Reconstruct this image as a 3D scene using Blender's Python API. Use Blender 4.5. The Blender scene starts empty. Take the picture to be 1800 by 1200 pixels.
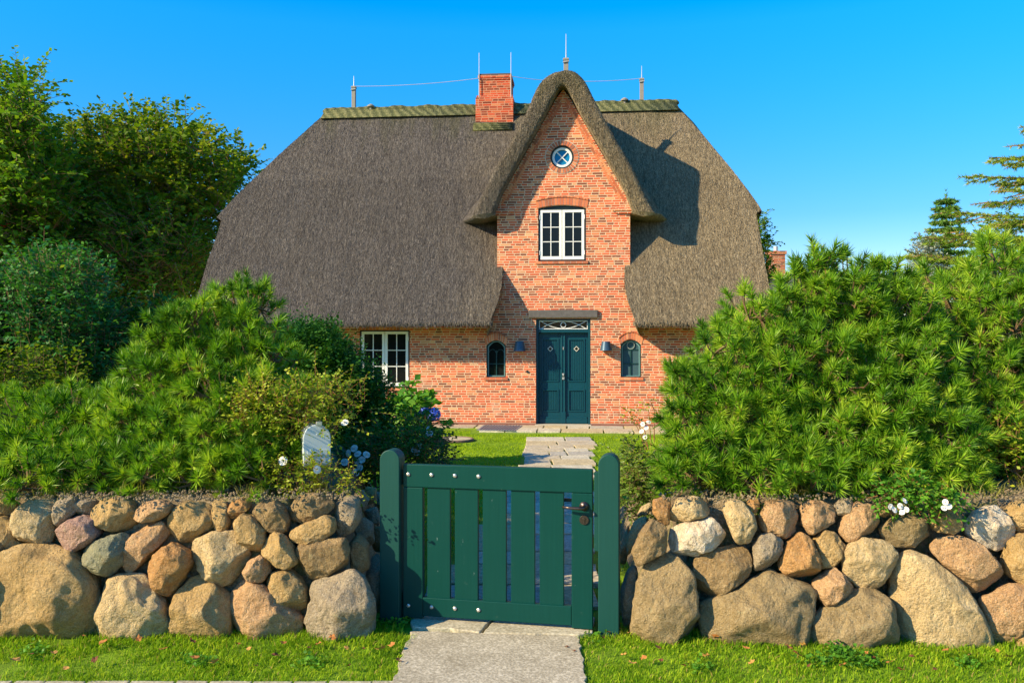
import bpy, bmesh, math, random
import numpy as np
from mathutils import Vector, noise as mnoise
D=bpy.data; SC=bpy.context.scene; COL=SC.collection
RNG=np.random.default_rng(7); random.seed(7)

# ---------------------------------------------------------------- camera, sky, sun, exposure
FPX=1500.0; EYE=1.75
cam=D.cameras.new('camera'); cam.lens=30; cam.sensor_width=36; cam.clip_end=2000; cam.clip_start=.05
co=D.objects.new('camera',cam); COL.objects.link(co)
co.location=(0,0,EYE); co.rotation_euler=(math.pi/2,0,0); SC.camera=co
SUN=Vector((-2.02,-1.0,1.24)).normalized()
sun=D.lights.new('sun','SUN'); sun.energy=5.0; sun.angle=math.radians(.5); sun.color=(1.0,.83,.53)
so=D.objects.new('sun',sun); COL.objects.link(so); so.rotation_euler=SUN.to_track_quat('Z','Y').to_euler()
W=D.worlds.new('World'); SC.world=W; W.use_nodes=True
wn=W.node_tree.nodes; wl=W.node_tree.links; wn.clear()
sky=wn.new('ShaderNodeTexSky'); sky.sky_type='NISHITA'; sky.sun_disc=False
sky.sun_elevation=math.asin(SUN.z); sky.sun_rotation=math.atan2(SUN.x,SUN.y)
sky.air_density=1.1; sky.dust_density=.15; sky.ozone_density=2.5
hs=wn.new('ShaderNodeHueSaturation'); hs.inputs['Saturation'].default_value=1.55; hs.inputs['Hue'].default_value=.503; hs.inputs['Value'].default_value=1.02
bg=wn.new('ShaderNodeBackground'); bg.inputs['Strength'].default_value=.15
wo=wn.new('ShaderNodeOutputWorld')
tcw=wn.new('ShaderNodeTexCoord'); sxw=wn.new('ShaderNodeSeparateXYZ'); wl.new(tcw.outputs['Generated'],sxw.inputs[0])
rpw=wn.new('ShaderNodeValToRGB'); wl.new(sxw.outputs[2],rpw.inputs[0]); e=rpw.color_ramp.elements; e[0].position=.0; e[0].color=(.50,.50,.58,1); e[1].position=.34; e[1].color=(1,1,1,1); e=rpw.color_ramp.elements.new(.14); e.color=(.60,.62,.72,1)
mxw=wn.new('ShaderNodeMix'); mxw.data_type='RGBA'; mxw.blend_type='MULTIPLY'; mxw.inputs[0].default_value=1; wl.new(sky.outputs[0],mxw.inputs[6]); wl.new(rpw.outputs[0],mxw.inputs[7])
wl.new(mxw.outputs[2],hs.inputs['Color']); wl.new(hs.outputs[0],bg.inputs[0]); wl.new(bg.outputs[0],wo.inputs[0])
vs=SC.view_settings; vs.view_transform='Standard'; vs.look='None'; vs.gamma=1; vs.exposure=.88; vs.use_curve_mapping=False
SC.render.engine='CYCLES'; SC.cycles.max_bounces=6; SC.cycles.transparent_max_bounces=4

# ---------------------------------------------------------------- helpers
def at(px,py,Y): return Vector(((px-900)*Y/FPX, Y, EYE-(py-600)*Y/FPX))
def gnd(px,py,z=0.):
    Y=(EYE-z)*FPX/(py-600); return Vector(((px-900)*Y/FPX,Y,z))
def link(o,parent=None):
    COL.objects.link(o)
    if parent is not None: o.parent=parent
    return o
def tag(o,label=None,cat=None,group=None,kind=None):
    if label: o['label']=label
    if cat: o['category']=cat
    if group: o['group']=group
    if kind: o['kind']=kind
    return o
def empty(name,loc=(0,0,0),rz=0,label=None,cat=None,group=None,parent=None):
    o=D.objects.new(name,None); o.empty_display_size=.2; o.location=loc; o.rotation_euler=(0,0,rz)
    link(o,parent); return tag(o,label,cat,group)
def obj_np(name,V,F,mat,parent=None,smooth=False,rnd=None,loc=None):
    V=np.asarray(V,dtype=np.float32); F=np.asarray(F,dtype=np.int32)
    if loc is not None: V=V-np.array(loc,dtype=np.float32)
    me=D.meshes.new(name); me.vertices.add(len(V)); me.vertices.foreach_set('co',V.ravel())
    k=F.shape[1]; me.loops.add(F.size); me.loops.foreach_set('vertex_index',F.ravel())
    me.polygons.add(len(F)); me.polygons.foreach_set('loop_start',np.arange(len(F),dtype=np.int32)*k)
    me.polygons.foreach_set('loop_total',np.full(len(F),k,dtype=np.int32))
    me.polygons.foreach_set('use_smooth',np.full(len(F),smooth,dtype=bool))
    me.update(calc_edges=True)
    if rnd is not None:
        a=me.attributes.new('rnd','FLOAT','FACE'); a.data.foreach_set('value',np.asarray(rnd,dtype=np.float32))
    me.materials.append(mat)
    o=D.objects.new(name,me); link(o,parent)
    if loc is not None: o.location=loc
    return o
class MB:
    def __init__(s): s.v=[]; s.f=[]
    def add(s,V,F):
        b=len(s.v); s.v+= [tuple(x) for x in V]; s.f+=[tuple(b+i for i in f) for f in F]; return s
    def box(s,x0,x1,y0,y1,z0,z1):
        V=[(x0,y0,z0),(x1,y0,z0),(x1,y1,z0),(x0,y1,z0),(x0,y0,z1),(x1,y0,z1),(x1,y1,z1),(x0,y1,z1)]
        return s.add(V,[(3,2,1,0),(4,5,6,7),(0,1,5,4),(1,2,6,5),(2,3,7,6),(3,0,4,7)])
    def prism(s,poly,y0,y1):   # poly in x,z ; extruded along y
        n=len(poly); V=[(x,y0,z) for x,z in poly]+[(x,y1,z) for x,z in poly]
        F=[tuple(range(n)),tuple(range(2*n-1,n-1,-1))]+[(i,i+n,(i+1)%n+n,(i+1)%n) for i in range(n)]
        return s.add(V,F)
    def vprism(s,poly,z0,z1):  # poly in x,y ; vertical
        n=len(poly); V=[(x,y,z0) for x,y in poly]+[(x,y,z1) for x,y in poly]
        F=[tuple(range(n-1,-1,-1)),tuple(range(n,2*n))]+[(i,(i+1)%n,(i+1)%n+n,i+n) for i in range(n)]
        return s.add(V,F)
    def tube(s,pts,rs,n=8,cap=True):
        pts=[Vector(p) for p in pts]; V=[];F=[]
        if not hasattr(rs,'__len__'): rs=[rs]*len(pts)
        for i,p in enumerate(pts):
            d=(pts[min(i+1,len(pts)-1)]-pts[max(i-1,0)]).normalized()
            a=d.orthogonal().normalized() if i==0 else (a-d*a.dot(d)).normalized()
            b=d.cross(a)
            for k in range(n):
                t=2*math.pi*k/n; V.append(p+(a*math.cos(t)+b*math.sin(t))*rs[i])
        for i in range(len(pts)-1):
            for k in range(n): F.append((i*n+k,i*n+(k+1)%n,(i+1)*n+(k+1)%n,(i+1)*n+k))
        if cap: F.append(tuple(range(n-1,-1,-1))); F.append(tuple(range((len(pts)-1)*n,len(pts)*n)))
        return s.add(V,F)
    def ring(s,cx,cz,r0,r1,y0,y1,n=40,a0=0,a1=2*math.pi):   # annulus in xz
        full=abs(a1-a0-2*math.pi)<1e-6; m=n if full else n+1; V=[]
        for i in range(m):
            t=a0+(a1-a0)*i/n; c,sn=math.cos(t),math.sin(t)
            V+=[(cx+r0*c,y0,cz+r0*sn),(cx+r1*c,y0,cz+r1*sn),(cx+r1*c,y1,cz+r1*sn),(cx+r0*c,y1,cz+r0*sn)]
        F=[]
        for i in range(n):
            j=(i+1)%m
            for k in range(4): F.append((i*4+k,i*4+(k+1)%4,j*4+(k+1)%4,j*4+k))
        if not full: F+=[(0,1,2,3),((m-1)*4+3,(m-1)*4+2,(m-1)*4+1,(m-1)*4)]
        return s.add(V,F)
    def build(s,name,mat,parent=None,bevel=0,smooth=False,loc=None):
        me=D.meshes.new(name); V=s.v
        if loc is not None: V=[(a-loc[0],b-loc[1],c-loc[2]) for a,b,c in V]
        me.from_pydata(V,[],s.f); me.materials.append(mat)
        bm=bmesh.new(); bm.from_mesh(me); bmesh.ops.recalc_face_normals(bm,faces=bm.faces); bm.to_mesh(me); bm.free()
        me.polygons.foreach_set('use_smooth',[smooth]*len(me.polygons))
        o=D.objects.new(name,me); link(o,parent)
        if loc is not None: o.location=loc
        if bevel:
            m=o.modifiers.new('bevel','BEVEL'); m.width=bevel; m.segments=2; m.limit_method='ANGLE'
        return o
def holed(name,outer,holes,y0,y1,mat,parent):
    """vertical slab in the xz plane between y0 and y1 with openings"""
    cu=D.curves.new(name,'CURVE'); cu.dimensions='2D'; cu.fill_mode='BOTH'; cu.extrude=(y1-y0)/2
    for poly in [outer]+holes:
        sp=cu.splines.new('POLY'); sp.points.add(len(poly)-1); sp.use_cyclic_u=True
        for p,(x,z) in zip(sp.points,poly): p.co=(x,z,0,1)
    t=D.objects.new('t',cu); COL.objects.link(t); bpy.context.view_layer.update()
    dg=bpy.context.evaluated_depsgraph_get(); me=D.meshes.new_from_object(t.evaluated_get(dg))
    D.objects.remove(t); D.curves.remove(cu)
    for v in me.vertices: x,z,e=v.co; v.co=(x,(y0+y1)/2+e,z)
    me.materials.clear(); me.materials.append(mat); me.name=name
    bm=bmesh.new(); bm.from_mesh(me); bmesh.ops.remove_doubles(bm,verts=bm.verts,dist=1e-5)
    bmesh.ops.recalc_face_normals(bm,faces=bm.faces); bm.to_mesh(me); bm.free()
    for p in me.polygons: p.use_smooth=False
    return link(D.objects.new(name,me),parent)

# ---------------------------------------------------------------- materials
def lin(c): return tuple((x/255/12.92 if x<=10.3 else ((x/255+.055)/1.055)**2.4) for x in c)+(1,)
class NT:
    def __init__(s,name):
        s.m=D.materials.new(name); s.m.use_nodes=True; s.n=s.m.node_tree.nodes; s.l=s.m.node_tree.links
        s.b=s.n['Principled BSDF']; s.out=s.n['Material Output']; s.b.inputs['Roughness'].default_value=.8
        s.b.inputs['Specular IOR Level'].default_value=.25
    def put(s,sock,v):
        if hasattr(v,'links') or isinstance(v,bpy.types.NodeSocket): s.l.new(v,sock)
        else: sock.default_value=v
    def M(s,op,a,b=None,c=None):
        n=s.n.new('ShaderNodeMath'); n.operation=op; s.put(n.inputs[0],a)
        if b is not None: s.put(n.inputs[1],b)
        if c is not None: s.put(n.inputs[2],c)
        return n.outputs[0]
    def coord(s,kind='Object'): return s.n.new('ShaderNodeTexCoord').outputs[kind]
    def xyz(s,v):
        n=s.n.new('ShaderNodeSeparateXYZ'); s.l.new(v,n.inputs[0]); return n.outputs
    def comb(s,x,y,z):
        n=s.n.new('ShaderNodeCombineXYZ'); s.put(n.inputs[0],x); s.put(n.inputs[1],y); s.put(n.inputs[2],z); return n.outputs[0]
    def map(s,v,sc=(1,1,1),rot=(0,0,0)):
        n=s.n.new('ShaderNodeMapping'); s.l.new(v,n.inputs[0]); n.inputs['Scale'].default_value=sc; n.inputs['Rotation'].default_value=rot; return n.outputs[0]
    def noise(s,v,scale,detail=3,rough=.55,dist=0):
        n=s.n.new('ShaderNodeTexNoise'); s.l.new(v,n.inputs['Vector']); n.inputs['Scale'].default_value=scale
        n.inputs['Detail'].default_value=detail; n.inputs['Roughness'].default_value=rough; n.inputs['Distortion'].default_value=dist; return n.outputs[0]
    def vor(s,v,scale,feat='F1',out=0):
        n=s.n.new('ShaderNodeTexVoronoi'); n.feature=feat; s.l.new(v,n.inputs['Vector']); n.inputs['Scale'].default_value=scale; return n.outputs[out]
    def white(s,v):
        n=s.n.new('ShaderNodeTexWhiteNoise'); s.l.new(v,n.inputs['Vector']); return n.outputs['Value']
    def ramp(s,f,stops,interp='LINEAR'):
        n=s.n.new('ShaderNodeValToRGB'); s.l.new(f,n.inputs[0]); cr=n.color_ramp; cr.interpolation=interp
        while len(cr.elements)<len(stops): cr.elements.new(.5)
        for e,(p,c) in zip(cr.elements,stops): e.position=p; e.color=c if len(c)==4 else tuple(c)+(1,)
        return n.outputs[0]
    def mix(s,f,a,b,mode='MIX'):
        n=s.n.new('ShaderNodeMix'); n.data_type='RGBA'; n.blend_type=mode; s.put(n.inputs[0],f); s.put(n.inputs[6],a); s.put(n.inputs[7],b); return n.outputs[2]
    def bump(s,h,strength=.5,dist=.01):
        n=s.n.new('ShaderNodeBump'); n.inputs['Strength'].default_value=strength; n.inputs['Distance'].default_value=dist
        s.l.new(h,n.inputs['Height']); s.l.new(n.outputs[0],s.b.inputs['Normal']); return n
    def attr(s,name):
        n=s.n.new('ShaderNodeAttribute'); n.attribute_name=name; return n.outputs['Fac']
    def col(s,v): s.put(s.b.inputs['Base Color'],v)
    def set(s,**k):
        for a,b in k.items(): s.b.inputs[a.replace('_',' ')].default_value=b
def g(*c): return tuple(c)+(1,)

def mat_brick(name,bright=1.0,ch=.052,C=.31,j=.0070):
    t=NT(name); o=t.coord(); w=t.noise(o,9,2); x,y,z=t.xyz(o)
    x=t.M('ADD',x,y); x=t.M('ADD',x,t.M('MULTIPLY',t.M('SUBTRACT',w,.5),.012)); z=t.M('ADD',z,t.M('MULTIPLY',t.M('SUBTRACT',t.noise(o,5,1),.5),.010))
    zr=t.M('DIVIDE',z,ch); row=t.M('FLOOR',zr); fz=t.M('MULTIPLY',t.M('FRACT',zr),ch)
    off=t.white(t.comb(row,3.3,1.1)); xr=t.M('ADD',t.M('DIVIDE',x,C),off); cell=t.M('FLOOR',xr); f=t.M('MULTIPLY',t.M('FRACT',xr),C)
    sp=t.M('ADD',.09,t.M('MULTIPLY',t.white(t.comb(cell,row,7.7)),.12))
    sec=t.M('GREATER_THAN',f,sp)
    dh=t.M('MINIMUM',t.M('MINIMUM',f,t.M('SUBTRACT',C,f)),t.M('ABSOLUTE',t.M('SUBTRACT',f,sp)))
    dv=t.M('MINIMUM',fz,t.M('SUBTRACT',ch,fz)); d=t.M('MINIMUM',dh,dv)
    d=t.M('ADD',d,t.M('MULTIPLY',t.M('SUBTRACT',t.noise(o,70,3),.5),.006))
    brick=t.M('SMOOTH_MIN',1.0,t.M('MULTIPLY',t.M('MAXIMUM',t.M('SUBTRACT',d,j*.75),0),600),.1)
    idv=t.comb(t.M('ADD',t.M('MULTIPLY',cell,2),sec),row,.5); rv=t.white(idv)
    c=t.ramp(rv,[(0,lin((92,52,46))),(.13,lin((124,70,54))),(.3,lin((178,76,44))),(.5,lin((204,86,52))),(.72,lin((212,106,68))),(.87,lin((206,134,86))),(.95,lin((150,90,70))),(1,lin((222,168,120)))])
    c=t.mix(t.M('MULTIPLY',t.noise(o,55,4,.7),.38),c,lin((208,124,86)),'MIX')
    c=t.mix(t.M('MULTIPLY',t.M('GREATER_THAN',t.noise(o,1.9,5,.7),.6),.22),c,lin((222,190,160)))
    mort=t.mix(t.noise(o,30,3),lin((196,168,140)),lin((224,198,168)))
    c=t.mix(brick,mort,c)
    c=t.mix(1.0,c,g(*bright) if hasattr(bright,'__len__') else g(bright,bright,bright),'MULTIPLY')
    t.col(c); t.set(Roughness=.9)
    h=t.M('ADD',t.M('MULTIPLY',brick,.7),t.M('MULTIPLY',t.noise(o,120,3),.5)); t.bump(h,.8,.006); return t.m
def mat_header(name):  # single brick pieces of arches
    t=NT(name); o=t.coord(); r=t.attr('rnd')
    c=t.ramp(r,[(0,lin((124,66,52))),(.35,lin((182,84,54))),(.7,lin((200,112,72))),(1,lin((210,144,104)))])
    c=t.mix(t.M('MULTIPLY',t.noise(o,40,4),.5),c,lin((214,150,112))); t.col(c); t.bump(t.noise(o,110,3),.5,.005); t.set(Roughness=.9); return t.m
def mat_thatch(name):
    t=NT(name); o=t.coord(); x,y,z=t.xyz(o)
    fine=t.noise(t.map(o,(95,22,22)),1,3,.6); mid=t.noise(t.map(o,(30,7,7)),1,3,.65,.3); big=t.noise(o,.55,4,.6); patch=t.noise(t.map(o,(4.2,.7,.7)),1,5,.65)
    f=t.M('ADD',t.M('MULTIPLY',fine,.62),t.M('MULTIPLY',mid,.38))
    c=t.ramp(f,[(.28,g(.06,.046,.028)),(.44,g(.22,.165,.098)),(.54,g(.38,.295,.178)),(.68,g(.62,.49,.31))])
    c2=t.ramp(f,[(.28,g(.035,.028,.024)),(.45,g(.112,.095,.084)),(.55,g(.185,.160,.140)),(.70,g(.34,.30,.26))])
    lr=t.M('MULTIPLY_ADD',x,.22,.52); lr=t.M('ADD',lr,t.M('MULTIPLY',t.M('SUBTRACT',big,.5),.9))  # greyer left, tanner right: sheen of the cut reed put into the colour
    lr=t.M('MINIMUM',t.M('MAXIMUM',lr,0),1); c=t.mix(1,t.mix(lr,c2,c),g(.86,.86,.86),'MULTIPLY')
    moss=t.M('MULTIPLY',t.M('MAXIMUM',t.M('ADD',t.M('MULTIPLY',t.M('SUBTRACT',z,6.6),.6),t.M('MULTIPLY',t.M('SUBTRACT',patch,.48),2.0)),0),1)
    c=t.mix(t.M('MINIMUM',t.M('MULTIPLY',moss,.55),.42),c,t.mix(fine,g(.05,.07,.015),g(.15,.15,.04)))
    c=t.mix(t.M('MULTIPLY',t.M('MAXIMUM',t.M('MULTIPLY',t.M('SUBTRACT',patch,.35),2.6),0),.55),c,t.mix(1,c,g(.62,.60,.57),'MULTIPLY'))
    t.col(c); t.bump(t.M('ADD',f,t.M('MULTIPLY',t.noise(t.map(o,(10,2.5,2.5)),1,2),.7)),1.0,.05); t.set(Roughness=.95); return t.m
def mat_paint(name,c,rough=.45,scr=True,grain=True,spec=.4):
    t=NT(name); o=t.coord(); n=t.noise(t.map(o,(70,70,2.5)),1,4,.6) if grain else t.noise(o,30,3)
    c=g(*c); cc=t.mix(t.M('MULTIPLY',t.noise(o,3.5,4,.6),.5),c,g(*[min(1,x*1.25+.006) for x in c[:3]]))
    cc=t.mix(t.M('MULTIPLY',n,.7),cc,g(*[x*.72 for x in c[:3]]))
    if scr:
        s=t.M('GREATER_THAN',t.noise(t.map(o,(26,26,11)),1,6,.75),.695); cc=t.mix(t.M('MULTIPLY',s,.35),cc,g(.3,.38,.35))
        dz=t.noise(o,14,5,.7); cc=t.mix(t.M('MULTIPLY',t.M('GREATER_THAN',dz,.68),.10),cc,g(.10,.16,.13))
    t.col(cc); t.b.inputs['Roughness'].default_value=rough; t.b.inputs['Specular IOR Level'].default_value=spec; t.bump(n,.25,.003); return t.m
def mat_plain(name,c,rough=.6,metal=0,var=.25,scale=25,bump=.15,spec=.3):
    t=NT(name); o=t.coord(); n=t.noise(o,scale,4,.6); cc=t.mix(n,g(*[x*(1-var) for x in c]),g(*[min(1,x*(1+var)) for x in c]))
    t.col(cc); t.b.inputs['Roughness'].default_value=rough; t.b.inputs['Metallic'].default_value=metal; t.b.inputs['Specular IOR Level'].default_value=spec
    if bump: t.bump(n,bump,.004)
    return t.m
def mat_glass(name,c=(.008,.01,.01),rough=.03,wav=.35):
    t=NT(name); o=t.coord(); t.col(g(*c)); t.set(Roughness=rough); t.b.inputs['Specular IOR Level'].default_value=.22
    t.bump(t.noise(o,3,1),wav,.01); return t.m
def mat_leaf(name,c0,c1,c2,trans=.3,rough=.5,spec=.35,scale=1.2,dead=None):
    """c0 dark, c1 mid, c2 bright by leaf; soft clumps by place"""
    t=NT(name); r=t.attr('rnd'); o=t.coord(); n=t.noise(o,scale,3,.6)
    f=t.M('ADD',t.M('MULTIPLY',r,.6),t.M('MULTIPLY',t.M('SUBTRACT',n,.3),1.0))
    stops=[(.15,g(*c0)),(.5,g(*c1)),(.85,g(*c2))]
    c=t.ramp(f,stops)
    if dead: c=t.mix(t.M('GREATER_THAN',r,.965),c,g(*dead))
    t.col(c); t.set(Roughness=rough); t.b.inputs['Specular IOR Level'].default_value=spec
    tr=t.n.new('ShaderNodeBsdfTranslucent'); mx=t.n.new('ShaderNodeMixShader'); mx.inputs[0].default_value=trans
    t.l.new(t.mix(1,c,g(1.3,1.35,.5),'MULTIPLY'),tr.inputs[0]); t.l.new(t.b.outputs[0],mx.inputs[1]); t.l.new(tr.outputs[0],mx.inputs[2]); t.l.new(mx.outputs[0],t.out.inputs[0]); return t.m
def mat_stone(name,c0,c1,c2,speck=.3,scale=1,rough=.85,vein=None):
    t=NT(name); o=t.coord('Object'); big=t.noise(o,5.0*scale,6,.68,.5); fine=t.noise(o,75,4,.75); sp=t.noise(o,160,2,.5)
    c=t.ramp(big,[(.28,g(*c0)),(.5,g(*c1)),(.72,g(*c2))])
    c=t.mix(t.M('MULTIPLY',t.M('MAXIMUM',t.M('MULTIPLY',t.M('SUBTRACT',fine,.38),3.2),0),.5),c,t.mix(1,c,g(.42,.38,.34),'MULTIPLY'))
    c=t.mix(t.M('MULTIPLY',t.M('GREATER_THAN',sp,.60),speck),c,g(.62,.55,.42))
    c=t.mix(t.M('MULTIPLY',t.M('LESS_THAN',sp,.39),speck),c,g(.06,.05,.04))
    stain=t.noise(o,5.5,6,.7,.8); c=t.mix(t.M('MULTIPLY',t.M('SMOOTH_MIN',1.0,t.M('MAXIMUM',t.M('MULTIPLY',t.M('SUBTRACT',stain,.54),9),0),.2),.5),c,g(*(vein or (.16,.10,.035))))
    lich=t.noise(o,24,3,.6); c=t.mix(t.M('MULTIPLY',t.M('GREATER_THAN',lich,.67),.30),c,g(.42,.38,.20))
    t.col(c); t.set(Roughness=rough)
    h=t.M('ADD',t.M('MULTIPLY',t.noise(o,14,7,.65),1.0),t.M('MULTIPLY',fine,.32)); h=t.M('ADD',h,t.M('MULTIPLY',t.M('MINIMUM',t.M('MULTIPLY',t.vor(o,5,'DISTANCE_TO_EDGE'),12),1),.10))
    t.bump(h,1.0,.055); return t.m

M_brick=mat_brick('brick_wall'); M_chim=mat_brick('chimney_brick',(.82,.55,.50),.055,.31); M_head=mat_header('arch_brick')
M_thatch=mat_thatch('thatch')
M_gate=mat_paint('gate_green',(.0008,.048,.038),.42,True,True,.18); M_post=mat_paint('post_green',(.007,.060,.049),.5,True,True,.2)
M_door=mat_paint('door_teal',(.003,.052,.075),.35,False,False,.25); M_dark=mat_plain('dark_frame',(.012,.022,.022),.4)
M_white=mat_paint('white_paint',(.78,.78,.76),.4,False,False)
M_glass=mat_glass('window_glass'); M_glassb=mat_glass('blue_glass',(.01,.17,.36),.08); M_glassg=mat_glass('sky_tinted_glass',(.05,.10,.12),.06)  # right arched pane: reflected grey-blue sky put into its base colour
M_metal=mat_plain('grey_metal',(.40,.42,.44),.5,.3,.12,40); M_handle=mat_plain('bronze_metal',(.10,.075,.065),.32,.85,.3,60)
M_steel=mat_plain('bolt_steel',(.62,.60,.55),.35,.7,.2,80); M_zinc=mat_plain('post_wood_grey',(.26,.24,.21),.8,0,.3,30)
M_lamp=mat_plain('lamp_blue_grey',(.045,.085,.13),.4,.3,.15,20)
M_beam=mat_plain('weathered_oak',(.11,.10,.095),.8,0,.5,12,.4)
M_mortar=mat_plain('mortar',(.52,.44,.34),.95,0,.15,60,.3)
M_alu=mat_plain('mailbox_metal',(.52,.58,.60),.6,.1,.04,9,.05,.3)

# ---------------------------------------------------------------- HOUSE
TH=math.radians(5.2); OX,OY=1.064,17.74
house=empty('thatched_house',(OX,OY,0),-TH,'brick house with steep grey thatched roof, pointed brick gable and teal double door','house')
cT,sT=math.cos(TH),math.sin(TH)
def hp(px,py,v=0.):
    """pixel -> house local (u,z) on the vertical plane at depth v"""
    k=(px-900)/FPX                       # X = k*Y ; X=OX+u c+v s ; Y=OY-u s+v c
    u=(k*(OY+v*cT)-OX-v*sT)/(cT+k*sT); Y=OY-u*sT+v*cT
    return u, EYE-(py-600)*Y/FPX
SL=1.69; OV=.70; EZ=2.13; RV=2.35       # roof slope, overhang, eave height, ridge depth
UL,UR=-7.79,4.18; RL,RR=-5.77,2.52; HB=4.52
def main_z(v): return EZ+SL*(v+OV)
RZ=main_z(RV)
# facade wall with openings
def arch(x0,x1,z0,z1,rise,n=14):
    pts=[(x0,z0),(x1,z0)]
    for i in range(n+1):
        t=i/n; x=x1+(x0-x1)*t; pts.append((x,z1+rise*(1-(2*t-1)**2)))
    return pts
def circ(cx,cz,r,n=40): return [(cx+r*math.cos(2*math.pi*i/n),cz+r*math.sin(2*math.pi*i/n)) for i in range(n)]
def rect(px0,py0,px1,py1,v=0):
    a=hp(px0,py0,v); b=hp(px1,py1,v); c=hp(px0,py1,v); d=hp(px1,py0,v); return (a[0]+c[0])/2,(b[0]+d[0])/2,(b[1]+c[1])/2,(a[1]+d[1])/2
dx0,dx1,dz0,dz1=rect(942,560,1038,745); dz0=.03
ux0,ux1,uz0,uz1=rect(946,366,1030,459)
gx0,gx1,gz0,gz1=rect(632,580,720,681)
lx0,lx1,lz0,lz1=rect(855,607,889,663)
rx0,rx1,rz0,rz1=rect(1091,606,1127,663)
ox,oz=hp(988,276); orad=.245
WU0,WU1=UL+.35,UR-.35
inner=[(0,6.96),(.16,6.74),(.35,6.40),(.77,5.66),(1.36,4.62)]
gab=[(-1.38,3.0),(-1.38,4.5)]+[(-u,z+.03) for u,z in inner[::-1][:-1]]+[(u,z+.03) for u,z in inner]+[(1.38,4.5),(1.38,3.0)]
outer=[(WU0,-.3),(WU0,2.75)]+[(-1.38,2.75)]+gab[1:-1]+[(1.38,2.75),(WU1,2.75),(WU1,-.3)]
r_=.10
holes=[[(dx0,-.31+.01+.05),(dx1,-.25),(dx1,dz1),(dx0,dz1)],arch(ux0,ux1,uz0,uz1,.06),[(gx0,gz0),(gx1,gz0),(gx1,gz1),(gx0,gz1)],
       arch(lx0,lx1,lz0,lz1,.11),arch(rx0,rx1,rz0,rz1,.11),circ(ox,oz,orad)]
fac=holed('wall',outer,holes,0,.36,M_brick,house); tag(fac,'front brick facade')
mb=MB()
def yz(u0,u1,P):
    n=len(P); mb.add([(u0,a,b) for a,b in P]+[(u1,a,b) for a,b in P],[tuple(range(n-1,-1,-1)),tuple(range(n,2*n))]+[(i,(i+1)%n,(i+1)%n+n,i+n) for i in range(n)])
GP=[(.36,-.3),(4.7,-.3),(4.7,2.7),(3.75,4.3),(.95,4.3),(.36,3.3)]
yz(WU0,WU0+.3,GP); yz(WU1-.3,WU1,GP); mb.box(WU0,WU1,4.7,5.0,-.3,2.75)
mb.box(-1.38,-1.1,.36,2.0,2.7,4.5); mb.box(1.1,1.38,.36,2.0,2.7,4.5)
mb.build('wall',M_brick,house)
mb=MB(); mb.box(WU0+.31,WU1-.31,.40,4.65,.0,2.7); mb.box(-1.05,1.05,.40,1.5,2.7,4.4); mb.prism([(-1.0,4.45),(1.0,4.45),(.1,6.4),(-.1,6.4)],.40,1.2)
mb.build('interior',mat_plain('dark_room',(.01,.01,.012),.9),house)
mb=MB(); mb.box(WU0-.004,dx0,-.012,0,-.05,.05); mb.box(dx1,WU1,-.012,0,-.05,.05); mb.build('plinth',mat_plain('plinth_brick',(.24,.10,.075),.9,0,.4,14,.4),house)
# brick heads, sills, rings built from single bricks
def brickset(name,quads,y0,y1,parent=house):
    V=[];F=[];R=[]
    for q in quads:
        b=len(V); n=4; V+=[(x,y0,z) for x,z in q]+[(x,y1,z) for x,z in q]
        fs=[(0,1,2,3),(7,6,5,4)]+[(i,i+4,(i+1)%4+4,(i+1)%4) for i in range(4)]; r=random.random()
        for f in fs: F.append([b+i for i in f]); R.append(r)
    return obj_np(name,V,F,M_head,parent,rnd=R)
def arch_bricks(x0,x1,zb,rise,h,n,gap=.008,lean=.16):
    q=[]; c=(x0+x1)/2
    def pt(s,k):
        x=x0+(x1-x0)*s; z=zb+rise*(1-(2*s-1)**2); d=(s-.5)*2*lean; return (x+d*k*1.0, z+k*(1-abs(d)*.4))
    for i in range(n):
        s0=i/n+gap/(x1-x0)/2; s1=(i+1)/n-gap/(x1-x0)/2
        q.append([pt(s0,0),pt(s1,0),pt(s1,h),pt(s0,h)])
    return q
def ring_bricks(cx,cz,r0,r1,n,a0=0,a1=2*math.pi,gap=.012):
    q=[]
    for i in range(n):
        t0=a0+(a1-a0)*i/n; t1=a0+(a1-a0)*(i+1)/n; g0=gap/2/r0
        q.append([(cx+r*math.cos(t),cz+r*math.sin(t)) for r,t in ((r0,t0+g0),(r0,t1-g0),(r1,t1-g0),(r1,t0+g0))])
    return q
def backing(poly,y0=-.004,y1=.05):
    MB().prism(poly,y0,y1).build('mortar_bed',M_mortar,house)
brickset('brick_ring',ring_bricks(ox,oz,orad,orad+.095,30),-.012,.1)
MB().ring(ox,oz,orad-.0,orad+.11,-.005,.1).build('mortar_bed',M_mortar,house)
def head(x0,x1,zb,rise,h,n,cap=True,lean=.16):
    qs=arch_bricks(x0,x1,zb,rise,h,n,lean=lean)
    o=brickset('brick_arch',qs,-.010,.06)
    top=[q[3] for q in qs]+[qs[-1][2]]; bot=[q[0] for q in qs]+[qs[-1][1]]
    backing(bot+top[::-1],-.006,.06)
    if cap:
        cq=[]
        for a,b in zip(top[:-1],top[1:]):
            cq.append([(a[0],a[1]+.006),(b[0]-.006,b[1]+.006),(b[0]-.006,b[1]+.04),(a[0],a[1]+.04)])
        brickset('brick_label_course',cq,-.024,.04)
head(ux0-.03,ux1+.03,uz1+.005,.065,.15,17); head(lx0-.02,lx1+.02,lz1+.004,.12,.13,10); head(rx0-.02,rx1+.02,rz1+.004,.12,.13,10)
head(gx0-.02,gx1+.02,gz1+.005,.0,.12,15,cap=False,lean=.0)
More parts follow.
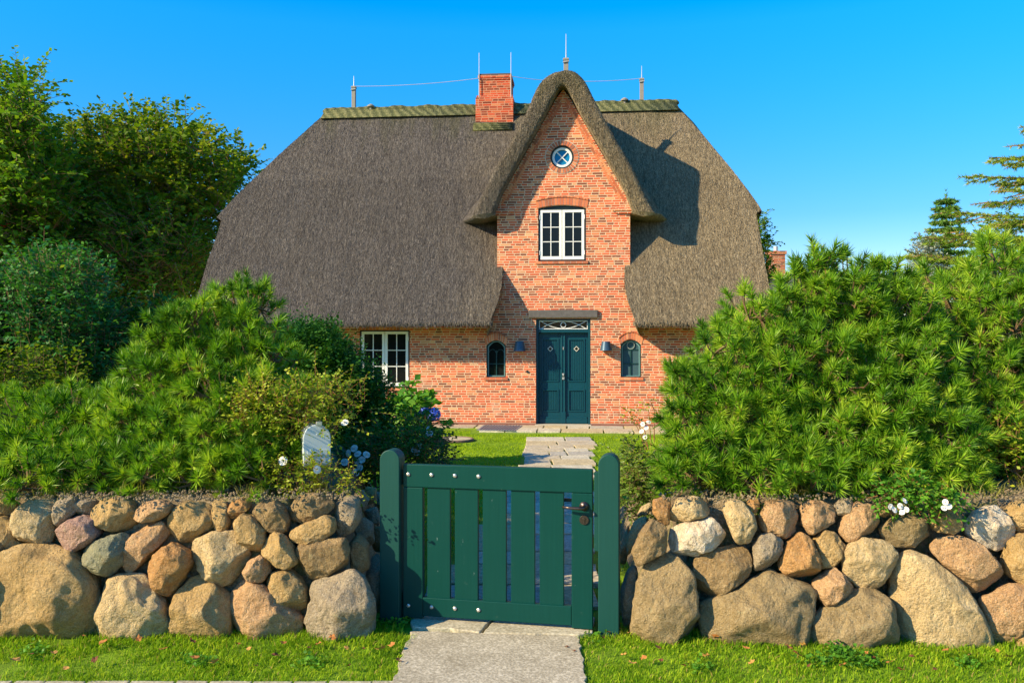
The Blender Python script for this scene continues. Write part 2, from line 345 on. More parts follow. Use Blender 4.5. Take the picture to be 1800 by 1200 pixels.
def sill(x0,x1,z):
    n=int((x1-x0+.1)/.11); w=(x1-x0+.1)/n
    brickset('brick_sill',[[(x0-.05+i*w,z-.055),(x0-.05+(i+1)*w-.008,z-.055),(x0-.05+(i+1)*w-.008,z-.004),(x0-.05+i*w,z-.004)] for i in range(n)],-.028,.12); MB().box(x0-.045,x1+.045,-.026,.1,z-.052,z-.006).build('mortar_bed',M_mortar,house)
for a,b,c in ((ux0,ux1,uz0),(gx0,gx1,gz0),(lx0,lx1,lz0),(rx0,rx1,rz0)): sill(a,b,c)
# gable verge bricks (two rows following the slope) and corbels
for side in (-1,1):
    pth=[(side*u,z) for u,z in [(.10,6.80),(.35,6.37),(.77,5.63),(1.34,4.60)]]; qs=[]; P=[Vector((a,b)) for a,b in pth]
    L=[0]; 
    for a,b in zip(P[:-1],P[1:]): L.append(L[-1]+(b-a).length)
    def pos(s):
        for i in range(len(P)-1):
            if s<=L[i+1] or i==len(P)-2:
                d=(P[i+1]-P[i]).normalized(); return P[i]+d*(s-L[i]),d
    for rowk in range(2):
        s=.05*rowk; 
        while s<L[-1]-.16:
            p,d=pos(s); q2,_=pos(s+.145); nrm=Vector((-d.y,d.x))*(-side); 
            if nrm.x*side>0: nrm=-nrm
            o0=.012+rowk*.062; qs.append([tuple(p+nrm*o0),tuple(q2+nrm*o0),tuple(q2+nrm*(o0+.05)),tuple(p+nrm*(o0+.05))]); s+=.155
    brickset('verge_bricks',qs,-.003,.05)
    c=MB()
    c.box(*sorted((side*1.02,side*1.46)),-.05,.05,4.44,4.49); c.box(*sorted((side*1.08,side*1.43)),-.03,.05,4.385,4.437)
    c.build('corbel',M_brick,house,.004)
# ---- windows
def casement(win,x0,x1,z0,z1,y,cols,rows,st=.055,bar=.018,glass=M_glass,mat=M_white):
    c=MB(); c.box(x0,x1,y,y+.045,z0,z0+st*1.25); c.box(x0,x1,y,y+.045,z1-st,z1); c.box(x0,x0+st,y,y+.045,z0+st*1.25,z1-st); c.box(x1-st,x1,y,y+.045,z0+st*1.25,z1-st)
    a,b,p,q=x0+st,x1-st,z0+st*1.25,z1-st
    for i in range(1,cols): m=a+(b-a)*i/cols; c.box(m-bar/2,m+bar/2,y+.006,y+.04,p,q)
    for i in range(1,rows):
        m=p+(q-p)*i/rows
        for k in range(cols):
            s0=a+(b-a)*k/cols+(bar/2 if k else 0); s1=a+(b-a)*(k+1)/cols-(bar/2 if k<cols-1 else 0); c.box(s0,s1,y+.006,y+.04,m-bar/2,m+bar/2)
    c.build('casement',mat,win,.003)
    gl=MB().box(a-.005,b+.005,y+.02,y+.027,p-.005,q+.005).build('pane',glass,win)
def window(x0,x1,z0,z1,cols,rows,label,rise=0,hingey=.05):
    w=empty('window',(0,0,0),0,parent=house); tag(w,label)
    f=MB(); f.box(x0,x0+.03,.04,.13,z0,z1); f.box(x1-.03,x1,.04,.13,z0,z1); f.box(x0+.03,x1-.03,.04,.13,z0,z0+.03)
    if rise: f.prism(arch(x0+.03,x1-.03,z1-.025,z1,rise-.005)[0:],.04,.13)
    else: f.box(x0+.03,x1-.03,.04,.13,z1-.03,z1)
    f.build('frame',M_dark,w)
    m=(x0+x1)/2; ztop=z1-.03
    casement(w,x0+.036,m-.004,z0+.036,ztop,.03,cols,rows); casement(w,m+.004,x1-.036,z0+.036,ztop,.03,cols,rows)
    for xx in (x0+.034,x1-.034):
        for zz in (z0+.18,z1-.18): MB().box(xx-.008,xx+.008,.018,.029,zz-.045,zz+.045).build('hinge',M_white,w)
    return w
window(ux0,ux1,uz0,uz1,2,3,'white casement window in the gable under a brick arch',.06)
window(gx0,gx1,gz0,gz1,2,3,'white casement window at the left behind the shrubs')
# round window
w=empty('window',parent=house); tag(w,'round window with white cross bars high in the gable')
MB().ring(ox,oz,orad-.035,orad+.001,.03,.16).build('frame',M_dark,w)
MB().ring(ox,oz,orad-.085,orad-.036,.05,.12).build('casement',M_white,w,.004)
c=MB()
for a in (math.pi/4,-math.pi/4):
    R=orad-.083; ca,sa=math.cos(a),math.sin(a); k=.010
    c.prism([(ox-R*ca-k*sa,oz-R*sa+k*ca),(ox+R*ca-k*sa,oz+R*sa+k*ca),(ox+R*ca+k*sa,oz+R*sa-k*ca),(ox-R*ca+k*sa,oz-R*sa-k*ca)],.060+(.002 if a>0 else 0),.08)
c.build('glazing_bar',M_white,w)
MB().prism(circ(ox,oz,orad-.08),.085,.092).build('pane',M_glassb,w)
# small arched windows with dark teal bars
M_teal=mat_plain('dark_teal',(.012,.05,.05),.35)
def small(x0,x1,z0,z1,label,gl,kind):
    w=empty('window',parent=house); tag(w,label); R=.11; cx=(x0+x1)/2; W_=x1-x0
    ar=arch(x0,x1,z0,z1,R); ins=[(cx+(a-cx)*(1-.05/W_),(z0+.022 if i<2 else b-.022)) for i,(a,b) in enumerate(ar)]
    holed('frame',[(cx+(a-cx)*.998,b) for a,b in ar],[ins],.05,.12,M_teal,w)
    ins2=[(cx+(a-cx)*(1-.085/W_),(z0+.035 if i<2 else b-.036)) for i,(a,b) in enumerate(ar)]
    holed('casement',[(cx+(a-cx)*(1-.052/W_),(z0+.0225 if i<2 else b-.0225)) for i,(a,b) in enumerate(ar)],[ins2],.07,.11,mat_plain('pale_teal_trim',(.16,.30,.30),.4),w)
    c=MB(); zm=z0+(z1-z0)*.42; zt=z0+(z1-z0)*.84
    c.box(cx-.010,cx+.010,.078,.1,z0+.03,zt); c.box(x0+.04,cx-.010,.078,.1,zm-.008,zm+.008); c.box(cx+.010,x1-.04,.078,.1,zm-.008,zm+.008)
    if kind: c.box(x0+.04,x1-.04,.08,.1,zt,zt+.014)
    c.build('glazing_bar',M_teal,w)
    r=MB()
    if kind: r.ring(cx,z1-.01,.068,.08,.074,.09,24)
    else:
        for sx in (-1,1): r.ring(cx+sx*W_*.21,zt-.045,.062,.072,.074+.002*sx,.09,16,0,math.pi)
    r.build('ornament_ring',mat_plain('ring_metal',(.3,.34,.3),.4) if kind else M_teal,w)
    MB().prism(ins2,.098,.102).build('pane',gl,w)
small(lx0,lx1,lz0,lz1,'small arched dark window left of the door',M_glass,False); small(rx0,rx1,rz0,rz1,'small arched window with a ring, right of the door',M_glassg,True)
# ---- door
REC=.15
door=empty('door',parent=house); tag(door,'teal double door with diamond lights and a fanlight')
ft=MB(); ft.box(dx0,dx0+.05,.05,.24,dz0,dz1); ft.box(dx1-.05,dx1,.05,.24,dz0,dz1); ft.box(dx0+.05,dx1-.05,.05,.24,dz1-.03,dz1)
tz=hp(990,579)[1]; tz2=hp(990,584)[1]; ft.box(dx0+.05,dx1-.05,.05,.24,tz2-.005,tz); ft.build('frame',M_door,door,.004)
# fanlight
fx0,fx1,fz0,fz1=dx0+.05,dx1-.05,tz,dz1-.03
MB().box(fx0,fx1,.17,.178,fz0,fz1).build('pane',M_glass,door)
c=MB(); c.box(fx0+.01,fx1-.01,.10,.13,fz0+.008,fz0+.024); c.box(fx0+.01,fx1-.01,.10,.13,fz1-.024,fz1-.008); c.box(fx0+.01,fx0+.024,.10,.13,fz0+.024,fz1-.024); c.box(fx1-.024,fx1-.01,.10,.13,fz0+.024,fz1-.024)
cz=(fz0+fz1)/2; hh=(fz1-fz0)/2-.02; cx=(fx0+fx1)/2; hw=(fx1-fx0)/2-.02; c.ring(cx,cz,.046,.060,.104,.125,28)
for s in (-1,1):
    pts=[]
    for i in range(41):
        x=-hw+2*hw*i/40; z=s*hh*(1-(x/(hw*.66))**2)*1.0; z=max(-hh,min(hh,z*.98)); pts.append((cx+x,.112+.002*s,cz+z))
    c.tube(pts,.0075,6)
c.build('fanlight_tracery',M_white,door)
zt=tz2-.005; zb=dz0+.01; mid=(dx0+dx1)/2; y=REC
for side,(a,b) in ((-1,(dx0+.052,mid-.003)),(1,(mid+.003,dx1-.052))):
    l=MB(); w_=b-a; H=zt-zb
    p1=(a+.085,b-.085,zb+H*.46,zb+H*.93) ; p2=(a+.085,b-.085,zb+H*.13,zb+H*.37)
    if side<0: p1=(a+.07,b-.10,p1[2],p1[3]); p2=(a+.07,b-.10,p2[2],p2[3])
    else: p1=(a+.10,b-.07,p1[2],p1[3]); p2=(a+.10,b-.07,p2[2],p2[3])
    l.box(a,b,y+.02,y+.06,zb,zt)                                   # backboard
    l.box(a,p1[0]-.001,y,y+.02,zb,zt); l.box(p1[1]+.001,b,y,y+.02,zb,zt); l.box(p1[0],p1[1],y,y+.02,zb,p2[2]); l.box(p1[0],p1[1],y,y+.02,p2[3],p1[2]); l.box(p1[0],p1[1],y,y+.02,p1[3],zt)
    for P_ in (p1,p2):
        x0,x1,z0,z1=P_
        l.box(x0-.008,x0+.022,y-.014,y,z0-.008,z1+.008); l.box(x1-.022,x1+.008,y-.014,y,z0-.008,z1+.008); l.box(x0+.022,x1-.022,y-.014,y,z0-.008,z0+.022); l.box(x0+.022,x1-.022,y-.014,y,z1-.022,z1+.008)
        n=8
        for i in range(n):
            s0=x0+.026+(x1-x0-.052)*i/n; s1=x0+.026+(x1-x0-.052)*(i+1)/n-.006; l.box(s0,s1,y+.008,y+.019,z0+.026,z1-.026)
    l.box(a+.01,b-.01,y-.03,y-.001,zb,zb+.10); l.box(a+.02,b-.02,y-.022,y-.001,zb+.101,zb+.135)
    leaf=l.build('door_leaf',M_door,door,.003)
    dcx=(p1[0]+p1[1])/2; dcz=hp(990,613)[1]; k=.060; k2=.042
    d=MB(); 
    for q in range(4):
        t0,t1=math.pi/2*q,math.pi/2*(q+1)
        d.prism([(dcx+k*math.cos(t0),dcz+k*math.sin(t0)),(dcx+k*math.cos(t1),dcz+k*math.sin(t1)),(dcx+k2*math.cos(t1),dcz+k2*math.sin(t1)),(dcx+k2*math.cos(t0),dcz+k2*math.sin(t0))],y-.005,y+.019)
    d.build('diamond_frame',mat_plain('brassy_white',(.55,.53,.45),.4),door)
    MB().prism([(dcx+k2*math.cos(t),dcz+k2*math.sin(t)) for t in (0,math.pi/2,math.pi,4.712)],y,y+.0195).build('diamond_pane',M_glass,door)
c=MB(); c.box(mid-.035,mid+.035,y-.030,y-.0005,zb+.14,zt); c.box(mid-.048,mid+.048,y-.042,y-.0005,zb+.0,zb+.24); c.tube([(mid-.03,y-.03,zb+.25),(mid-.03,y-.03,zt-.05)],.012,10); c.tube([(mid+.03,y-.03,zb+.25),(mid+.03,y-.03,zt-.05)],.012,10)
c.build('centre_pilaster',M_door,door,.003)
c=MB(); zk=hp(990,660)[1]; c.box(mid-.018,mid+.018,y-.055,y-.043,zk-.01,zk+.045); c.box(mid-.022,mid+.022,y-.055,y-.043,zk-.085,zk-.035); c.tube([(mid,y-.055,zk+.017),(mid,y-.10,zk+.017)],[.01,.02],10)
zz=hp(990,612)[1]; c.box(mid-.008,mid+.008,y-.05,y-.043,zz-.03,zz+.03); c.build('handle',M_steel,door,.002)
bx0,bx1,bz0,bz1=rect(930,545,1050,558); 
b=MB(); n=14; 
for i in range(1): b.prism([(bx0,bz0+.004),(bx0+.5,bz0-.004),(bx1-.3,bz0+.002),(bx1,bz0-.002),(bx1+.004,bz1),(bx0+.8,bz1+.006),(bx0-.004,bz1-.003)],-.06,.1)
b.build('lintel',M_beam,house,.006)
MB().box(dx0-.02,dx1+.02,-.16,.15,-.05,.028).build('doorstep',mat_plain('doorstep_stone',(.42,.38,.30),.9,0,.25,18,.4),house,.008)
# lamps, bell
for s,(px,py0,py1,lab) in enumerate(((914,600,617,'left wall lamp'),(1065,600,616,'right wall lamp'))):
    u,z1=hp(px,py0); _,z0=hp(px,py1); l=empty('wall_lamp',parent=house); tag(l,lab)
    V=[];n=24; c=MB()
    c.tube([(u,-.10,z0),(u,-.10,z1)],[.125,.085],28); c.build('lamp_shade',M_lamp,l,.003,False)
    MB().tube([(u,-.03,(z0+z1)/2),(u,-.0005,(z0+z1)/2)],.05,16).build('bracket',M_dark,l)
u,z=hp(927,653); MB().tube([(u,-.02,z),(u,0,z)],.028,16).tube([(u,-.026,z),(u,-.021,z)],.012,10).build('doorbell',M_handle,house)

# ---- thatch
def reeds(pos,nrm,down,n,rng,L=.05,Wd=.008,lift=.02):
    """short reed ends lying down-slope"""
    side=np.cross(nrm,down); side/=np.linalg.norm(side,axis=1,keepdims=True)+1e-9
    a=rng.normal(0,.22,(n,1)); d=down*np.cos(a)+side*np.sin(a); ln=(L*rng.uniform(.6,1.4,(n,1))); lf=lift*rng.uniform(.2,1.3,(n,1)); w=Wd*rng.uniform(.6,1.4,(n,1))
    p0=pos-d*ln*.5-side*w; p1=pos-d*ln*.5+side*w; p2=pos+d*ln*.5+nrm*lf
    V=np.stack([p0,p1,p2],1).reshape(-1,3); F=np.arange(3*n).reshape(-1,3); return V,F
def grid_mesh(G):
    r,c=G.shape[:2]; V=G.reshape(-1,3); i=np.arange(r*c).reshape(r,c)
    F=np.stack([i[:-1,:-1],i[:-1,1:],i[1:,1:],i[1:,:-1]],-1).reshape(-1,4); return V,F
def quads2tris(F): return np.concatenate([F[:,[0,1,2]],F[:,[0,2,3]]])
def sample_reeds(V,F,n,rng,down=None,L=.05,Wd=.008,lift=.02):
    T=quads2tris(F) if F.shape[1]==4 else F
    a,b,c=V[T[:,0]],V[T[:,1]],V[T[:,2]]; N=np.cross(b-a,c-a); A=np.linalg.norm(N,axis=1); ok=A>1e-9
    a,b,c,N,A=a[ok],b[ok],c[ok],N[ok],A[ok]; k=rng.choice(len(A),n,p=A/A.sum()); r=rng.random((n,2)); m=r.sum(1)>1; r[m]=1-r[m]
    P=a[k]+(b-a)[k]*r[:,:1]+(c-a)[k]*r[:,1:]; nn=N[k]/A[k][:,None]; return P,nn
def smooth_noise2(a,b,s): return np.array([mnoise.noise(Vector((x*s,y*s,3.1))) for x,y in zip(a.ravel(),b.ravel())]).reshape(a.shape)
def hipin(u,z):   # lateral limits of the front slope at height z
    t=np.clip((z-HB)/(RZ-HB),0,1); l=UL+(RL-UL)*t**1.12; r=UR+(RR-UR)*t**1.12; k=np.clip((HB-z)/.05,0,1)*(.13-.045*np.clip(HB-z,0,9)); return l+k,r-k
# front main slope grid : rows along slope, columns along u, with cut-out for the bay
def slope_grid(v0,v1,ua,ub,nr,ncol,front=True):
    G=np.zeros((nr,ncol,3)); 
    for i in range(nr):
        v=v0+(v1-v0)*i/(nr-1); z=main_z(v); l,r=hipin(0,z); 
        a=l if ua is None else ua(v); b=r if ub is None else ub(v)
        uu=np.linspace(a,b,ncol); G[i,:,0]=uu; G[i,:,1]=v; G[i,:,2]=z
    nz=smooth_noise2(G[:,:,0],G[:,:,2],1.3)*.035; G[:,:,1]-=nz*.8; G[:,:,2]+=nz*.5
    return G
roofV=[];roofF=[];cnt=0
def addroof(V,F):
    global cnt
    if F.shape[1]==3: F=np.concatenate([F,F[:,2:3]],1)
    roofV.append(V); roofF.append(F+cnt); cnt+=len(V)
main_tris=[]
def bayL(v): return -1.36+.10*math.exp(-((v+.15)/.35)**2)-.10*max(0,-(v+.45))/.25*1.0
def bayR(v): return 1.36-.10*math.exp(-((v+.15)/.35)**2)+.10*max(0,-(v+.45))/.25*1.0
def thick_sheet(G,th,nrm,round_bot=True,edgeL=True,edgeR=True):
    """outer sheet G (rows bottom->top) with rounded bottom edge and thickness"""
    r,c=G.shape[:2]; nrm=np.array(nrm)
    # rounded eave: extra rows curling under
    down=G[0]-G[1]; down/=np.linalg.norm(down,axis=1,keepdims=True)
    rows=[]; R=.07
    for a in np.linspace(1.5,0.0,4)[:-1]:
        rows.append(G[0]+down*R*math.sin(a)*.6-nrm*R*(1-math.cos(a)))
    und=G[0]+down*R*.6-nrm*R; back=und+np.array((0,.62,.06)); 
    top=[back,und]+rows+[G[i] for i in range(r)]
    GG=np.stack(top); V,F=grid_mesh(GG); addroof(V,F)
    # side faces
    for k,do in ((0,edgeL),(c-1,edgeR)):
        if not do: continue
        e=GG[:,k]; s=-1 if k==0 else 1; m=e.copy(); m=m-nrm*.06+np.array((s*.0,0,0)); 
        inn=e-nrm*th; S=np.stack([e,e-nrm*.10+np.array((-s*.02,0,0)),inn+np.array((-s*.10,0,0))],1); V,F=grid_mesh(S); addroof(V,F)
nf=(0,-SL/math.hypot(1,SL),1/math.hypot(1,SL))
vb=1.25
# left, right and top parts of the front slope
GL=slope_grid(-OV,vb,None,bayL,60,120); GR=slope_grid(-OV,vb,bayR,None,60,60); GT=slope_grid(vb,RV,None,None,34,150)
thick_sheet(GL,.40,nf); thick_sheet(GR,.40,nf)
V,F=grid_mesh(GT); addroof(V,F)
# back slope (mirror) and hip faces
Vb=GT.copy(); 
G2=slope_grid(-OV,RV,None,None,40,40); G2[:,:,1]=2*RV-G2[:,:,1]; V,F=grid_mesh(G2[:,::-1]); addroof(V,F)
for side in (-1,1):
    rows=[]
    for i in range(30):
        z=HB+(RZ-HB)*i/29; l,r=hipin(0,z); u=l if side<0 else r; vf=(z-EZ)/SL-OV; vk=2*RV-vf; vv=np.linspace(vf,vk,40)
        bul=(1-((vv-RV)/(RV-vf+1e-6))**2)*.12*side*min(1,(RZ-z)/.5); rows.append(np.stack([u+bul,vv,np.full(40,z)],1))
    G=np.stack(rows); 
    G=np.concatenate([ (G[0]+np.array((-side*.35,0,-.02)))[None], (G[0]+np.array((-side*.02,0,-.09)))[None], G]); V,F=grid_mesh(G); addroof(V,F)
# verge thickness at the lower gable ends (outer flare)
V=np.concatenate(roofV); F=np.concatenate(roofF); base=len(V)
rng=np.random.default_rng(3)
Vf,Ff=[],[];cc=0
for G,n in ((GL,90000),(GR,34000),(GT,45000)):
    v_,f_=grid_mesh(G); P,N=sample_reeds(v_,f_,n,rng); N=np.where(N[:,1:2]>0,-N,N); dn=np.tile(np.array((0,-1/math.hypot(1,SL),-SL/math.hypot(1,SL))),(n,1)); a,b=reeds(P,N,dn,n,rng,.05,.0055,.014); Vf.append(a);Ff.append(b+cc);cc+=len(a)
for G,sd in ((GL,0),(GR,0)):   # eave fringe
    e=G[0]; n=5000; k=rng.integers(0,len(e),n); P=e[k]+rng.normal(0,.02,(n,3)); P[:,2]-=rng.uniform(0,.07,n); P[:,1]+=rng.uniform(-.02,.05,n); N=np.tile(np.array((0,-1.,.1)),(n,1)); dn=np.tile(np.array((0,-.35,-.93)),(n,1)); a,b=reeds(P,N,dn,n,rng,.06,.006,.01); Vf.append(a);Ff.append(b+cc);cc+=len(a)
for G,c_,s in ((GL,0,-1),(GR,-1,1),(GT,0,-1),(GT,-1,1),(GL,-1,1),(GR,0,-1)):   # verge fringe
    e=G[:,c_]; n=1500; k=rng.uniform(0,len(e)-1.01,n); i=k.astype(int); P=e[i]+(e[i+1]-e[i])*(k-i)[:,None]; P=P-np.array(nf)*rng.uniform(0,.25,(n,1)); N=np.tile(np.array((s*1.,-.2,.2)),(n,1)); dn=np.tile(np.array((s*.3,-.45,-.84)),(n,1)); a,b=reeds(P,N,dn,n,rng,.06,.006,.015); Vf.append(a);Ff.append(b+cc);cc+=len(a)
Vf=np.concatenate(Vf); Ff=np.concatenate(Ff); Ff=np.concatenate([Ff,Ff[:,2:3]],1)
def poly_obj(name,V,F,mat,parent,smooth=True):
    me=D.meshes.new(name); lst=[tuple(dict.fromkeys(f)) for f in F.tolist()]; me.from_pydata(V.tolist(),[],lst); me.materials.append(mat)
    me.polygons.foreach_set('use_smooth',[smooth]*len(me.polygons)); me.update(); return link(D.objects.new(name,me),parent)
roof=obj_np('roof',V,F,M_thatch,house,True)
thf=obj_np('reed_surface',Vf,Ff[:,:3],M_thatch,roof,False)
# dormer thatch over the gable
outl=[(0,7.30),(.15,7.285),(.28,7.22),(.40,7.10),(.50,6.95),(.62,6.71),(.86,6.24),(1.14,5.74),(1.42,5.22),(1.66,4.76),(1.87,4.37)]
inn=[(0,6.99),(.06,6.97),(.11,6.90),(.16,6.80),(.22,6.70),(.30,6.54),(.50,6.18),(.77,5.72),(1.04,5.22),(1.27,4.80),(1.42,4.40)]
def resamp(P,n):
    P=np.array(P); L=np.r_[0,np.cumsum(np.linalg.norm(np.diff(P,axis=0),axis=1))]; t=np.linspace(0,L[-1],n); return np.stack([np.interp(t,L,P[:,0]),np.interp(t,L,P[:,1])],1)
NO=44; O_=resamp(outl,NO); I_=resamp(inn,NO)
Of=np.concatenate([O_[::-1]*[-1,1],O_[1:]]); If=np.concatenate([I_[::-1]*[-1,1],I_[1:]])
VF=-.27
def dorm(v):      # outer outline at depth v, lower part swept outwards into the main slope
    A=Of.copy(); t=np.clip((v-VF)/.9,0,1); low=np.clip((6.3-A[:,1])/1.9,0,1)
    A[:,0]+=np.sign(A[:,0])*low**1.6*.34*t**1.3
    A[:,1]+=.02*np.sin(A[:,0]*7+v*3)
    nrm=.05*np.cos(v*1.7)
    return A
rows=[]; vs_=list(np.linspace(VF,RV+.3,46)); 
for v in vs_:
    A=dorm(v); rows.append(np.stack([A[:,0],np.full(len(A),v),A[:,1]],1))
GO=np.stack(rows)
nz=smooth_noise2(GO[:,:,1]+GO[:,:,0],GO[:,:,2],1.7)*.03; GO[:,:,2]+=nz; GO[:,:,0]+=nz*np.sign(GO[:,:,0])
# rounded front lip
c0=GO[0]; inf=np.stack([If[:,0],np.full(len(If),VF),If[:,1]],1)
lip1=c0+(inf-c0)*.05+np.array((0,-.03,0)); lip2=c0+(inf-c0)*.20+np.array((0,-.055,0)); lip3=c0+(inf-c0)*.90+np.array((0,-.05,0)); back=inf+np.array((0,.34,0)); 
inb=np.stack([If[:,0],np.full(len(If),1.3),If[:,1]],1)
GG=np.concatenate([inb[None],back[None],inf[None],lip3[None],lip2[None],lip1[None],GO]); V,F=grid_mesh(GG)
dv=[V];dfs=[F];n0=len(V)
for k in (0,-1):   # bottom closing strips
    o=GO[:,k]; bot=[]
    for row in o:
        x=(1.38)*(-1 if k==0 else 1); bot.append((x,row[1],4.36))
    bot=np.array(bot); midp=(o+bot)/2+np.array((0,0,-.07)); S=np.stack([o,o*.93+bot*.07+np.array((0,0,-.05)),midp,bot],1); v_,f_=grid_mesh(S); dv.append(v_); dfs.append(f_+n0); n0+=len(v_)
    cap=np.stack([np.stack([lip1[k],lip2[k],lip3[k],inf[k]]),S[0]],0); v_,f_=grid_mesh(cap); dv.append(v_); dfs.append(f_+n0); n0+=len(v_)
V=np.concatenate(dv);F=np.concatenate(dfs)
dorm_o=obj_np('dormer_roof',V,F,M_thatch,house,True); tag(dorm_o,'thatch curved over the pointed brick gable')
v_,f_=grid_mesh(GO); n=42000; P,N=sample_reeds(v_,f_,n,rng); N=np.where(N[:,2:3]<0,-N,N); dn=np.stack([np.sign(P[:,0])*np.abs(N[:,2]),N[:,0]*0,-np.abs(N[:,0])-.05],1); dn/=np.linalg.norm(dn,axis=1,keepdims=True)
a,b=reeds(P,N,dn,n,rng,.05,.0055,.014)
v2,f2=grid_mesh(np.concatenate([inf[None],lip3[None],lip2[None],lip1[None],GO[:1]])); n2=14000; P,N=sample_reeds(v2,f2,n2,rng); N=np.where(N[:,1:2]>0,-N,N); dn=rng.normal(0,1,(n2,3)); dn[:,2]-=1.2; dn/=np.linalg.norm(dn,axis=1,keepdims=True); a2,b2=reeds(P,N,dn,n2,rng,.03,.006,.02)
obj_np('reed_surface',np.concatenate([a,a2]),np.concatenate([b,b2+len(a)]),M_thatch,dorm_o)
# ridge roll (turf/heather ridge) : twisted fat cord
t=NT('ridge_turf'); o=t.coord(); xx,yy,zz=t.xyz(o); wv=t.M('SINE',t.M('MULTIPLY',t.M('ADD',t.M('ADD',xx,t.M('MULTIPLY',zz,.9)),t.M('MULTIPLY',t.noise(o,5,2),.25)),30)); nn=t.noise(o,38,4,.75)
t.col(t.ramp(t.M('ADD',t.M('MULTIPLY',wv,.09),nn),[(.28,g(.035,.045,.018)),(.5,g(.12,.13,.05)),(.72,g(.29,.27,.13))])); t.bump(t.M('ADD',t.M('MULTIPLY',wv,.22),nn),1,.05); M_ridge=t.m
def ridge(a,b,name='ridge_roll'):
    c=MB(); pts=[];rs=[];n=int((b-a)/.05)
    for i in range(n+1):
        x=a+(b-a)*i/n; pts.append((x,RV,RZ+.02+.012*math.sin(x*9))); rs.append(.080+0.006*math.sin(x*30)+.008*math.sin(x*7.3))
    rs[0]=.02; rs[-1]=.02; rs[1]=rs[-2]=.07; c.tube(pts,rs,14); 
    a1,b1=a+.10,b-.10; V=[(a,RV-.19,RZ-.20),(b,RV-.19,RZ-.20),(b1,RV-.05,RZ+.06),(a1,RV-.05,RZ+.08),(a,RV+.19,RZ-.20),(b,RV+.19,RZ-.20),(b1,RV+.05,RZ+.08),(a1,RV+.05,RZ+.08)]
    c.add(V,[(0,1,2,3),(5,4,7,6),(3,2,6,7),(0,3,7,4),(1,5,6,2)])
    c.build(name,M_ridge,roof,0,True)
ridge(RL-.10,-.45); ridge(.45,RR+.10)
# chimney
chv=RV-.25; cu0,_=hp(836,180,chv); cu1,_=hp(902,180,chv); du0,_=hp(842,150,chv); du1,_=hp(897,150,chv)
zb_=hp(870,212,chv)[1]-.3; zs=hp(870,167,chv)[1]; zt_=hp(870,129,chv)[1]
ch=empty('chimney',parent=house); tag(ch,'stepped red brick chimney on the roof')
dd=cu1-cu0
MB().box(cu0,cu1,chv,chv+dd*.9,zb_-.5,zs-.05).build('stack',M_chim,ch)
MB().box(cu0+.02,cu1-.02,chv+.02,chv+dd*.9-.02,zs-.05,zs).box(du0,du1,chv+.06,chv+dd*.85,zs,zt_-.13).build('stack',M_chim,ch)
MB().box(du0-.015,du1+.015,chv+.045,chv+dd*.85+.015,zt_-.13,zt_-.09).box(du0-.03,du1+.03,chv+.03,chv+dd*.85+.03,zt_-.09,zt_-.03).build('stack',M_chim,ch)
MB().box(du0-.02,du1+.02,chv+.04,chv+dd*.85+.02,zt_-.03,zt_+.01).build('cap',mat_plain('chimney_cap',(.08,.08,.08),.8),ch,.004)
pt=MB()
for i in range(4): pt.tube([(cu0-.04,chv-.05-.03*i,main_z(chv-.05-.03*i)+.05),(cu1+.0,chv-.05-.03*i,main_z(chv-.05-.03*i)+.05)],.03,8)
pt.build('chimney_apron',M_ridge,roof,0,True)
# lightning protection masts, rods and wire, vents
def mast(px,py0,py1,ptop,v,w,lab=None):
    u,z0=hp(px,py0,v); _,z1=hp(px,py1,v); _,z2=hp(px,ptop,v); m=empty('lightning_mast',parent=roof)
    MB().box(u-w,u+w,v-w,v+w,z0-.35,z1).build('mast_post',M_zinc,m,.006) if False else None
    D.objects.remove(m)
    c=MB().box(u-w,u+w,v-w,v+w,z0-.35,z1).box(u-w*1.25,u+w*1.25,v-w*1.25,v+w*1.25,z1-.05,z1-.01); c.build('mast_post',M_zinc,roof,.005)
    MB().tube([(u,v,z1),(u,v,z2)],[.013,.006],6).tube([(u-w*1.3,v-w*1.3,z1-.10),(u+w*1.3,v-w*1.3,z1-.08)],.014,6).build('lightning_rod',M_metal,roof); return (u,v,z1)
m1=mast(622,196,152,134,RV,.045); m2=mast(1128,181,138,116,RV,.045); m3=mast(995,124,103,60,.35,.05)
for px,top in ((842,93),(898,92)):
    u,z2=hp(px,top,chv); _,z1=hp(px,175,chv); MB().tube([(u,chv+.02,z1),(u,chv+.02,z2)],[.010,.007],6).build('lightning_rod',M_metal,roof)
def sag(a,b,s,n=14): return [tuple(a[i]+(b[i]-a[i])*k/n-(s*4*(k/n)*(1-k/n) if i==2 else 0) for i in range(3)) for k in range(n+1)]
cz_=hp(870,144,RV)[1]
MB().tube(sag(m1,(cu0+.1,RV-.3,cz_),.05),.007,5).tube(sag((cu1-.05,RV-.3,hp(900,141,RV)[1]),(m3[0],RV,hp(1000,143,RV)[1]),.03),.007,5).tube(sag((m3[0],RV,hp(1000,143,RV)[1]),m2,.03),.007,5).build('lightning_wire',M_metal,roof)
for px,py in ((652,187),(1098,176)):
    u,z=hp(px,py,RV-.05); v=RV-.05
    MB().tube([(u,v,z-.35),(u,v,z-.02)],.035,12).tube([(u,v,z-.02),(u,v,z+.01),(u,v,z+.05)],[.085,.09,.03],14).build('roof_vent',M_zinc,roof)

